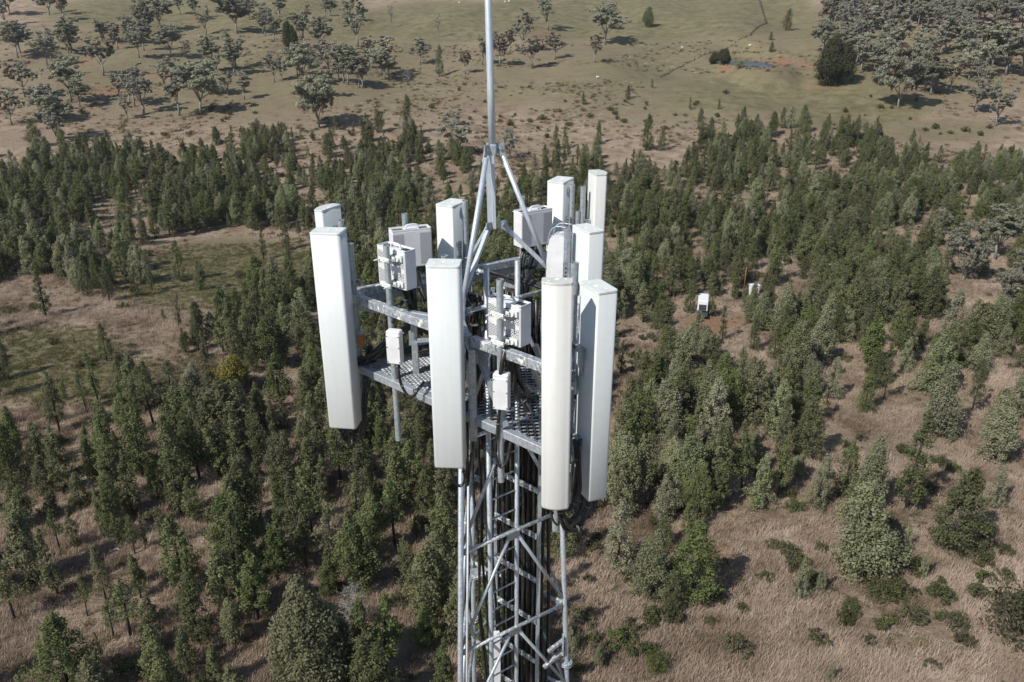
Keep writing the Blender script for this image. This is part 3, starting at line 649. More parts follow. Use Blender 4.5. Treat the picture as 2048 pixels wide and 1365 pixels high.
t = thing('free_pipe', (.86, 10.2, zb(4.9)), 'short bare galvanised pipe between the back right antennas', 'pipe'); mb = MB(); mb.pipe((.86, 10.2, zb(4.9)), (.86, 10.2, zb(2.49)), .038, 18); mb.build('pipe', M_GALV, t)

# ------------------------------------------------------------------ radio units with perforated shells
def radio(label, c, yaw, wd, dp, ht, htop, pipe, style, handle_dir=1):
    """yaw: direction of the width axis; the viewer-side face is on the -v side"""
    c = Vector((c[0], c[1], zb(htop) - ht / 2)); a = R_(yaw); u = Vector((math.cos(a), math.sin(a), 0)); v = Vector((-u.y, u.x, 0)); k = Vector((0, 0, 1))
    t = thing('radio_unit', c - k * ht / 2, label, 'radio unit', 'perforated white radio units'); mb = MB()
    mb.box(c, u * wd / 2, v * dp / 2, k * ht / 2, bev=.012); cs = mb.build('casing', M_BOX, t)
    mb = MB(); s = -1
    def patch(x0, x1, z0, z1, cut=None):
        pts = [(x0, z0), (x1, z0), (x1, z1), (x0, z1)]
        if cut == 'in': pts = [(x0, z0), (x1, z0 + (z1 - z0) * .22 if x1 < .01 else z0), (x1, z1 - (z1 - z0) * .22 if x1 < .01 else z1), (x0, z1)] if x1 < .01 else [(x0, z0 + (z1 - z0) * .22), (x1, z0), (x1, z1), (x0, z1 - (z1 - z0) * .22)]
        m1 = MB(); vs = [c + u * x + k * z + v * s * (dp / 2 + .0025) for x, z in pts]; m1.add(vs, [(0, 1, 2, 3)]); m1.uv[0] = [(x, z) for x, z in pts]; m1.build('perforated_panel', M_PERF, cs)
    H2 = ht / 2; W2 = wd / 2
    if style == 'four':
        for z0, z1 in ((-H2 + .035, -.02), (.025, H2 - .03)): patch(-W2 + .025, -.03, z0, z1, 'in'); patch(.03, W2 - .02, z0, z1, 'in')
    else: patch(-W2 + .012, -W2 * .42, -H2 + .04, H2 - .035); patch(W2 * .40, W2 - .014, -H2 + .04, H2 - .035)
    mb = MB(); tz = k * (ht / 2 + .003)          # recessed top vents
    for x0, x1 in ((-W2 + .03, -.09), (.10, W2 - .03)):
        for q in range(7):
            xx = x0 + (x1 - x0) * (q + .5) / 7; mb.box(c + tz + u * xx + v * .02, u * .006, v * .035, k * .002)
    mb.build('vent_slots', M_HOLE, cs)
    mb = MB(); hw = .085; hc = c + k * (ht / 2) + u * (.02 * handle_dir)
    mb.tube(bez([hc - u * hw - v * .02, hc - u * hw * .8 + k * .05 - v * .02, hc + k * .06 - v * .02, hc + u * hw * .8 + k * .05 - v * .02, hc + u * hw - v * .02], 6), .011, 8)
    mb.build('handle', M_BOX, t)
    mb = MB(); fr = .012                         # rim lips at the top
    for s_ in (-1, 1): mb.box(c + k * (ht / 2 + .008) + v * s_ * (dp / 2 - .006), u * (W2 - .012), v * .004, k * .009)
    for s_ in (-1, 1): mb.box(c + k * (ht / 2 + .008) + u * s_ * (W2 - .006), v * (dp / 2 - .008), u * .004, k * .009)
    mb.build('rim', M_BOX, cs)
    mb = MB()
    for q in range(5):
        p = c - k * ht / 2 + u * (-W2 * .7 + q * W2 * .35); mb.tube([p, p - k * .06], .014, 8)
    mb.build('connectors', M_CABLE, cs)
    if pipe:
        px, py, h0, h1 = pipe; mb = MB(); mb.pipe((px, py, zb(h1)), (px, py, zb(h0)), .036, 18); mb.build('mount_pipe', M_GALV, t)
        side = -1 if (Vector((px, py, 0)) - Vector((c.x, c.y, 0))).dot(v) < 0 else 1
        for z in (.15, -.15):
            mb = MB(); pp = Vector((px, py, c.z + z)); bp = c + v * side * dp / 2 + k * z + u * (pp - c).dot(u)
            d = (bp - pp); d.z = 0; dl = d.length; d.normalize(); s2 = d.cross(k)
            for sg in (-1, 1): mb.box(pp + d * sg * .043, s2 * .085, d * .010, k * .026, bev=.003)
            mb.box(pp + d * (dl / 2 + .02) , s2 * .022, d * (dl / 2 - .02), k * .03)
            mb.box(bp - d * .012 + s2 * .05, s2 * .10, d * .012, k * .03)
            for q in (-1, 1): mb.tube([pp + s2 * .07 * q - d * .13, pp + s2 * .07 * q + d * .06], .007, 6)
            mb.tube([bp + s2 * .09 - d * .05, bp + s2 * .09], .03, 12)
            mb.build('clamp', M_CAP, t)
    return t
vv = Vector((.66, .75))
def cface(p, off): return (p[0] + vv.x * off, p[1] + vv.y * off)
radio('perforated white radio on the left pipe, its clamps facing the viewer', (-1.325, 8.79), -41, .475, .18, .45, 2.575, (-1.405, 8.60, 2.49, 4.98), 'four')
radio('perforated white radio in the front centre right, clamped to a pipe before the spire', (-.035, 7.57), -41, .465, .18, .43, 2.775, (-.118, 7.38, 2.48, 4.79), 'four')
radio('perforated white radio behind the left one, with two hole columns', (-1.265, 9.62), 21, .50, .19, .47, 2.575, (-1.355, 9.86, 2.44, 4.9), 'two')
radio('perforated white radio at the back right behind the spire leg', (.285, 10.53), 33, .51, .20, .475, 2.56, (.14, 10.74, 2.42, 4.9), 'two')
# short boxy unit at the right with arched bracket
t = thing('arched_box', (.40, 8.82, zb(3.1)), 'pale box unit with an arched metal bracket on top, left of the right middle antenna', 'equipment box')
mb = MB(); cJ = WY(1121, 8.95, 2.78); uJ = Vector((.93, -.37, 0)); vJ = Vector((.37, .93, 0)); 
prof = [(-.15, -.30), (.12, -.30), (.13, .22), (.11, .30), (.0, .33), (-.09, .32), (-.145, .25), (-.165, 0)]
mb.add([cJ + uJ * x * .85 + Vector((0, 0, z)) - vJ * .10 for x, z in prof] + [cJ + uJ * x * .85 + Vector((0, 0, z)) + vJ * .10 for x, z in prof],
       [tuple(range(8)), tuple(range(15, 7, -1))] + [((k + 1) % 8, k, k + 8, (k + 1) % 8 + 8) for k in range(8)]); mb.build('casing', M_BOX, t)
mb = MB(); arc = bez([cJ + uJ * -.125 + Vector((0, 0, .22)), cJ + uJ * -.10 + Vector((0, 0, .36)), cJ + uJ * -.03 + Vector((0, 0, .43)), cJ + uJ * .12 + Vector((0, 0, .43))], 6)
for o_ in (-.1, .06): mb.tube([p + vJ * o_ for p in arc], .009, 6)
for q in (3, 8, 14): mb.tube([arc[q] - vJ * .1, arc[q] + vJ * .06], .008, 6)
mb.build('arched_bracket', M_GALV, t)
# junction boxes on the two front pipes
d1 = Vector((.97, -.25, 0))
small_box('junction_box', 'white junction box on the left pipe, below the left radio', W(790.5, 692, 3.52) + Vector((0, -.02, 0)), d1, .165, .10, .40)
small_box('junction_box', 'white junction box on the centre right pipe, hanging over the mesh platform', W(1003.5, 781, 3.66) + Vector((0, -.01, 0)), d1, .165, .10, .41)
t = thing('small_orange_box', (-1.72, 8.85, zb(3.9)), 'small orange-brown box behind the far left antenna', 'equipment box'); mb = MB(); cO = WY(722, 8.95, 3.78)
mb.box(cO, Vector((.035, 0, 0)), Vector((0, .05, 0)), Vector((0, 0, .09)), bev=.006); mb.build('casing', M_RUST, t); mb = MB(); mb.box(cO + Vector((0, 0, .095)), Vector((.04, 0, 0)), Vector((0, .055, 0)), Vector((0, 0, .004))); mb.build('lid', M_GALV, t)

# ------------------------------------------------------------------ cables on the headframe
def cables(label, paths, r=.015, spread=.03, n=3, seed=0, ties=True, name='cable_bundle'):
    rn = random.Random(seed); base_ = Vector(paths[0][0]); t = thing(name, base_, label, 'cables')
    for pi, path in enumerate(paths):
        for q in range(n):
            pts = [Vector(p) + Vector([rn.uniform(-spread, spread) for _ in range(3)]) for p in path]
            mb = MB(); mb.tube(bez(pts, 8), r * rn.uniform(.75, 1.15), 8); mb.build('cable', M_CABLE, t)
        if ties:
            mb = MB(); P = bez(path, 6)
            for j in range(4, len(P) - 2, 9):
                mb.tube([P[j] - (P[j + 1] - P[j]).normalized() * .005, P[j] + (P[j + 1] - P[j]).normalized() * .005], spread * .8 + r * .8, 10)
            if mb.v: mb.build('cable_tie', M_TIE, t)
    return t
a0 = XA(.0, .02, -.02)
cables('looped black cables hanging under the far left antenna', [[XA(-.08, 0, -.01), XA(-.07, .02, -.17), XA(.02, .05, -.29), XA(.14, .1, -.24), XA(.19, .18, -.02), XA(.2, .26, .4), XA(.25, .4, .9)],
        [XA(.04, 0, -.01), XA(.04, .02, -.14), XA(.10, .06, -.24), XA(.17, .12, -.12), XA(.2, .26, .3), XA(.3, .4, .75)]], .016, .03, 7, 1)
cables('black cable loops hanging under the front centre antenna', [[XC(.0, 0, -.01), XC(.01, .04, -.22), XC(.08, .08, -.36), XC(.16, .12, -.2), XC(.17, .2, .1), XC(.15, .3, .6)],
        [XC(.12, 0, -.01), XC(.14, .05, -.2), XC(.16, .1, -.35), XC(.2, .2, .0)]], .014, .012, 2, 2)
cables('black cables hanging in big loops under the two front right antennas', [[XI(-.05, .02, -.01), XI(-.06, .06, -.2), XI(-.1, .16, -.33), XI(-.14, .32, -.26), XI(-.1, .40, .05), XI(-.05, .4, .5)],
        [XI(.08, .02, -.01), XI(.05, .08, -.2), XI(-.02, .2, -.30), XI(-.1, .36, -.12), XI(-.1, .42, .3)], [XG(.05, .02, 0), XG(.1, .05, -.06), XG(.17, .1, -.06), XG(.22, .15, .1), XG(.2, .2, .6)]], .016, .028, 5, 3)
cables('thin cables looping below the cream antenna back up to its pipe', [[XG(-.04, .05, 0), XG(-.02, .1, -.22), XG(.02, .22, -.40), XG(.05, .36, -.30), XG(.05, .38, .2)], [XG(.06, .05, 0), XG(.07, .12, -.24), XG(.09, .25, -.42), XG(.08, .38, -.28), XG(.07, .40, .3)]], .010, .012, 2, 4)
cables('thick black cables drooping from the left radio into the tower', [[(-1.27, 8.85, zb(3.05)), (-1.22, 8.9, zb(3.3)), (-1.1, 8.95, zb(3.45)), (-.95, 9.05, zb(3.5)), (-.6, 9.2, zb(3.3)), (-.35, 9.3, zb(3.4))],
        [(-1.2, 9.5, zb(3.1)), (-1.12, 9.4, zb(3.35)), (-.9, 9.3, zb(3.45)), (-.5, 9.3, zb(3.35))], [(-1.2, 8.95, zb(3.1)), (-1.16, 9.0, zb(3.5)), (-1.0, 9.1, zb(3.75)), (-.6, 9.2, zb(3.8))]], .020, .035, 6, 5)
cables('long black bundle slung from the left corner up into the tower', [[(-1.9, 8.98, zb(4.08)), (-1.72, 8.98, zb(4.0)), (-1.45, 9.0, zb(3.78)), (-1.15, 9.05, zb(3.55)), (-.8, 9.15, zb(3.4)), (-.45, 9.25, zb(3.35))], [(-1.9, 9.0, zb(4.12)), (-1.6, 9.1, zb(4.05)), (-1.2, 9.2, zb(4.0)), (-.7, 9.25, zb(4.0)), (-.4, 9.3, zb(4.4))]], .024, .04, 8, 6)
cables('looped cable from the left junction box dipping below the platform beam', [[W(797, 722, 3.7), W(799, 745, 3.85), W(803, 768, 4.0), W(815, 789, 4.12), W(829, 792, 4.12), W(836, 780, 4.05), W(848, 765, 4.05)]], .016, .010, 2, 7)
cables('black flexible conduit entering the left junction box from above', [[WY(797, 8.62, 3.34) + Vector((.04, .1, .15)), WY(795, 8.60, 3.26), WY(788, 8.52, 3.30), WY(786, 8.50, 3.38)]], .020, .008, 2, 8)
cables('black flexible conduit entering the centre right junction box from above', [[WY(1021, 7.6, 3.15), WY(1013, 7.42, 3.18), WY(1005, 7.32, 3.30), WY(1001, 7.30, 3.46)]], .024, .006, 2, 9)
cables('cable loop below the centre right junction box', [[WY(1000, 7.33, 3.84), WY(995, 7.33, 4.15), WY(991, 7.33, 4.4), WY(1000, 7.33, 4.58), WY(1012, 7.35, 4.52), WY(1022, 7.4, 4.3), WY(1030, 7.5, 4.15)]], .014, .009, 2, 10)
cables('wide black cable run falling from the centre right radio to the mesh platform', [[WY(1030, 7.65, 3.2), WY(1022, 7.75, 3.4), WY(1025, 7.8, 3.7), WY(1035, 7.85, 3.95), WY(1055, 7.8, 4.1), WY(1075, 7.7, 4.3)], [WY(1040, 7.7, 3.2), WY(1035, 7.8, 3.5), WY(1040, 7.9, 3.8), WY(1065, 7.9, 4.05)], [WY(1022, 7.7, 3.3), WY(1019, 7.8, 3.6), WY(1017, 8.1, 3.9), WY(1012, 8.5, 4.2)]], .022, .035, 5, 11)
cables('black cables dropping from the back right radio into the tower', [[(.18, 10.5, zb(3.05)), (.15, 10.45, zb(3.2)), (.12, 10.2, zb(3.35)), (.1, 9.8, zb(3.5)), (.05, 9.5, zb(3.8))], [(.38, 10.6, zb(3.05)), (.3, 10.4, zb(3.3)), (.15, 10.0, zb(3.5)), (.1, 9.6, zb(3.9))], [(.28, 10.55, zb(3.05)), (.2, 10.3, zb(3.3)), (.2, 10.0, zb(3.6)), (.2, 9.6, zb(4.2))]], .018, .03, 5, 12)
cables('black cables tied along the beam behind the cream antenna', [[(-.3, 9.85, zb(3.2)), (.1, 9.5, zb(3.2)), (.5, 9.15, zb(3.22)), (.62, 8.9, zb(3.3)), (.68, 8.6, zb(3.6))]], .020, .03, 5, 13)
cables('tangled dark cables at the top left corner of the tower', [[(-.75, 9.2, zb(3.1)), (-.6, 9.0, zb(3.2)), (-.5, 8.9, zb(3.6)), (-.45, 8.95, zb(4.4)), (-.42, 9.1, zb(5.4))], [(-.4, 8.75, zb(3.25)), (-.45, 8.9, zb(3.7)), (-.35, 9.0, zb(4.5)), (-.3, 9.1, zb(5.6))], [(.1, 8.6, zb(3.4)), (.0, 8.9, zb(3.8)), (.05, 9.2, zb(4.6)), (.1, 9.4, zb(5.8))]], .020, .06, 9, 14)
cables('dark cables running up behind the right antennas', [[(.62, 7.15, zb(4.9)), (.6, 7.3, zb(4.4)), (.62, 7.5, zb(3.9)), (.58, 7.7, zb(3.4)), (.5, 8.1, zb(3.2))], [(.66, 7.0, zb(3.6)), (.62, 7.2, zb(3.7)), (.6, 7.4, zb(4.1))]], .014, .03, 4, 15)

#VEG#
# ------------------------------------------------------------------ vegetation meshes
def leaf_faces(cen, nor, size, rg, elong=1.5, jit=.5):
    n = len(cen); nor = nor + rg.normal(0, jit, (n, 3)); nor /= np.linalg.norm(nor, axis=1, keepdims=True) + 1e-9
    t = rg.normal(0, 1, (n, 3)); t[:, 2] += .6; t -= nor * (t * nor).sum(1, keepdims=True); t /= np.linalg.norm(t, axis=1, keepdims=True) + 1e-9
    b = np.cross(nor, t); s = (size * rg.uniform(.6, 1.35, n))[:, None]
    v = np.stack([cen - t * s * elong * .5, cen + b * s * .5, cen + t * s * elong * .5, cen - b * s * .5], 1)
    return v.reshape(-1, 3)
def clump(rg, c, rad, n, size, shell=.55, upb=.25, elong=1.5):
    d = rg.normal(0, 1, (n, 3)); d /= np.linalg.norm(d, axis=1, keepdims=True); r = rg.uniform(shell, 1, n) ** .8
    p = np.array(c) + d * np.array(rad) * r[:, None]; nr = d / np.array(rad); nr /= np.linalg.norm(nr, axis=1, keepdims=True); nr[:, 2] += upb
    return leaf_faces(p, nr, size, rg, elong)
def quads_mesh(name, chunks, mat):
    v = np.concatenate(chunks); f = np.arange(len(v)).reshape(-1, 4); me = mesh_np(name, v, f); me.materials.append(mat); return me
def tubes_mesh(name, segs, mat, n=6):
    mb = MB()
    for pts, r in segs: mb.tube(pts, r, n)
    me = bpy.data.meshes.new(name); me.from_pydata(mb.v, [], mb.f); me.polygons.foreach_set('use_smooth', mb.sm); me.materials.append(mat); return me

def make_pine(seed, H=8.0, R=1.7, cb=.12, tops=1, mat=None, dens=1.0, leaf=.115, expo=.6, lump=1.0, bark_=None):
    """cypress pine: many upswept plumes round one or several leaders"""
    rg = np.random.default_rng(seed); ch = []; segs = []
    leaders = [(0, 0, H)] + [(rg.uniform(-.5, .5) * R, rg.uniform(-.5, .5) * R, H * rg.uniform(.66, .94)) for _ in range(tops - 1)]
    lean = rg.uniform(-.03, .03, 2) * H
    for li, (lx, ly, lh) in enumerate(leaders):
        Rl = R * (1 if tops == 1 else .72); N_ = int(120 * dens * (R / 1.7) ** 1.3 * (lh / 8) / (tops ** .5)); z0 = cb * lh if li == 0 else lh * .35
        for i in range(N_):
            t = rg.beta(1.1, 1.5); z = z0 + (lh - z0) * t
            prof = Rl * ((1 - t) ** expo) * min(1, (t + .16) / .28) * rg.uniform(.78, 1.15)
            az = rg.uniform(0, 6.283); bump_ = 1 + .22 * math.sin(az * 3 + seed + t * 5) + .15 * math.sin(az * 5 + t * 13 + seed * 2)
            rr = prof * bump_ * (rg.uniform(.25, 1) ** .5)
            c = (lx + rr * math.cos(az) + lean[0] * z / H, ly + rr * math.sin(az) + lean[1] * z / H, z)
            s = rg.uniform(.75, 1.25) * lump * (.32 + .10 * (1 - t)) * (R / 1.7) ** .5
            ch.append(clump(rg, c, (s, s, s * 1.35), int(46 * dens), leaf, .45, .35))
            if i % 5 == 0 and rr > .35 * R: segs.append(([(lx + lean[0] * z / H, ly + lean[1] * z / H, z - rr * .55), (c[0] * .6 + lx * .4, c[1] * .6 + ly * .4, z - rr * .22), c], [.035, .022, .01]))
        s = .2
        for q in range(7): ch.append(clump(rg, (lx + lean[0] + rg.normal(0, .08), ly + lean[1] + rg.normal(0, .08), lh - .1 - q * .17), (s * (.7 + q * .2), s * (.7 + q * .2), .26), 26, leaf * .9, .3, .4))
        segs.append(([(lx * .1, ly * .1, -.3), (lx * .5 + lean[0] * .3, ly * .5 + lean[1] * .3, lh * .35), (lx + lean[0] * .7, ly + lean[1] * .7, lh * .7), (lx + lean[0], ly + lean[1], lh * .96)], [.15 * H / 8, .115 * H / 8, .07 * H / 8, .02]))
    return quads_mesh('crown', ch, mat or M_PINE), tubes_mesh('trunk', segs, bark_ or M_BARK)

def make_gum(seed, H=13.0, R=5.0, mat=None, dens=1.0, rusty=.0, bare=.0, leaf=.26, low=.36):
    """eucalypt: short trunk, rising limbs, separate flattened leaf clumps with gaps"""
    rg = np.random.default_rng(seed + 500); ch = []; rust = []; segs = []
    tz = H * rg.uniform(low - .1, low); nl = int(rg.integers(4, 7)); segs.append(([(0, 0, -.4), (rg.normal(0, .15), rg.normal(0, .15), tz * .5), (rg.normal(0, .2), rg.normal(0, .2), tz)], [.32 * H / 13, .25 * H / 13, .20 * H / 13]))
    for i in range(nl):
        az = 6.283 * i / nl + rg.uniform(-.5, .5); sp = R * rg.uniform(.42, .75); zt = H * rg.uniform(.62, .93) if i else H * .95
        if i == 0: sp *= .3
        e = np.array([sp * math.cos(az), sp * math.sin(az), zt]); b = np.array([0, 0, tz * rg.uniform(.7, 1)]); m_ = b * .5 + e * .5 + np.array([0, 0, -.06 * H]) + rg.normal(0, .3, 3)
        segs.append(([tuple(b), tuple(m_), tuple(e)], [.15 * H / 13, .09 * H / 13, .035]))
        for j in range(int(13 * dens)):
            f = rg.uniform(.45, 1.05); p = b * (1 - f) ** 2 + 2 * m_ * f * (1 - f) + e * f * f if f <= 1 else e
            d = rg.normal(0, 1, 3); d[2] = abs(d[2]) * .35 - .05; d /= np.linalg.norm(d); q = p + d * R * rg.uniform(.12, .5)
            q[2] = min(q[2], H); segs.append(([tuple(p), tuple((p + q) / 2 + rg.normal(0, .12, 3)), tuple(q)], [.05, .035, .012]))
            if rg.uniform() < bare: continue
            tgt = rust if rg.uniform() < rusty else ch
            s = rg.uniform(.7, 1.15) * R * .19
            for u_ in range(3):
                o_ = rg.normal(0, .45, 3) * s; o_[2] *= .6; ss = s * rg.uniform(.5, .85)
                tgt.append(clump(rg, q + o_, (ss, ss, ss * .62), int(50 * (ss / .5) ** 1.2), leaf, .35, .2, 1.9))
            if rusty and rg.uniform() < .25: rust.append(clump(rg, q - np.array([0, 0, s * 1.2]), (s * .35, s * .35, s * .9), 50, leaf * .8, .2, 0, 2))
    cr = quads_mesh('crown', ch, mat or M_GUM); ru = quads_mesh('mistletoe', rust, M_GUMR) if rust else None
    return cr, tubes_mesh('trunk', segs, M_GBARK, 6), ru

def make_bush(seed, H=1.4, R=1.1, mat=None, n=30, leaf=.085, flat=1.2, faces=26):
    rg = np.random.default_rng(seed + 900); ch = []; segs = []
    for i in range(n):
        az = rg.uniform(0, 6.283); r = R * rg.uniform(0, 1) ** .6 * .75; z = H * (.3 + .55 * rg.uniform() * (1 - (r / R) ** 2)) ; s = R * (rg.uniform(.10, .26) if faces < 50 else rg.uniform(.18, .32))
        c = (r * math.cos(az), r * math.sin(az), z); ch.append(clump(rg, c, (s, s, s * 1.15 * flat), faces, leaf, .35, .4, 1.8))
        segs.append(([(0, 0, -.1), (c[0] * .5, c[1] * .5, z * .6), c], [.03, .02, .008]))
    return quads_mesh('crown', ch, mat or M_SHRUB), tubes_mesh('stems', segs, M_BARK, 4)

PINES = [make_pine(1, 8, 1.75, .10), make_pine(2, 8, 1.45, .14), make_pine(3, 8, 1.25, .24), make_pine(4, 8, 2.1, .06, 2), make_pine(5, 8, 1.15, .34, 1, None, .8),
         make_pine(6, 8, 2.3, .05, 3), make_pine(7, 8, 1.6, .12, 2), make_pine(8, 8, 1.0, .12), make_pine(9, 8, 1.35, .42, 1, None, .65), make_pine(10, 8, 1.9, .08, 1, None, 1, .115, .55)]
PINESG = [make_pine(21, 8, 2.2, .03, 2, M_PINEG), make_pine(22, 8, 1.8, .05, 1, M_PINEG), make_pine(23, 8, 2.6, .03, 3, M_PINEG, 1.1), make_pine(24, 8, 1.3, .08, 1, M_PINEG)]
GUMS = [make_gum(1), make_gum(2, 13, 4.2), make_gum(3, 13, 5.6, None, 1.1), make_gum(4, 13, 3.6, None, .9), make_gum(5, 13, 4.6, None, .9, .22), make_gum(6, 13, 3.4, None, .8, .3, .1)]
GUM_THIN = make_gum(7, 13, 3.0, None, .7, .0, .35, .2); GUM_WIDE = make_gum(8, 13, 7.6, None, 1.7, .05, .08, .27, .22); GUM_BARE = make_gum(9, 13, 5.4, None, 1.3, .0, .3, .22, .18)
BUSHES = [make_bush(1), make_bush(2, 1.2, 1.3), make_bush(3, 1.7, .9), make_bush(4, 1.0, .8, None, 18)]
YBUSH = make_bush(11, 5.2, 2.9, M_YEL, 55, .13, 1, 150)
DKTREE = make_pine(31, 10, 3.6, .04, 4, M_DARK, 1.3, .2, .45, 1.5)
BROAD = make_pine(32, 8, 3.0, .03, 3, M_PINE, 1.35, .14, .5, 1.25)
GIANT = make_pine(33, 10, 3.3, .03, 3, M_PINE, 1.9, .125, .6, 1.1)

placed = []
def plant(name, meshes, p, H, Hm, label, cat, group=None, wf=1.0, rot=None):
    t = bpy.data.objects.new(name, None); C.objects.link(t); t.location = (p.x, p.y, p.z - .04); t.rotation_euler = (random.gauss(0, .035), random.gauss(0, .035), random.uniform(0, 6.28) if rot is None else rot)
    s = H / Hm; t.scale = (s * wf, s * wf, s); t.empty_display_size = .3; tag(t, label, cat, group)
    names = ('crown', 'trunk' if name != 'low_shrub' else 'stems', 'mistletoe')
    for nm, me in zip(names, meshes):
        if me is None: continue
        o = bpy.data.objects.new(nm, me); C.objects.link(o); o.parent = t
    placed.append((p.x, p.y)); return t
nlab = {}
def uniq(l):                                # never two ungrouped things under one label
    return l
def side_word(px): return 'left of' if px < 800 else ('right of' if px > 1260 else 'behind')

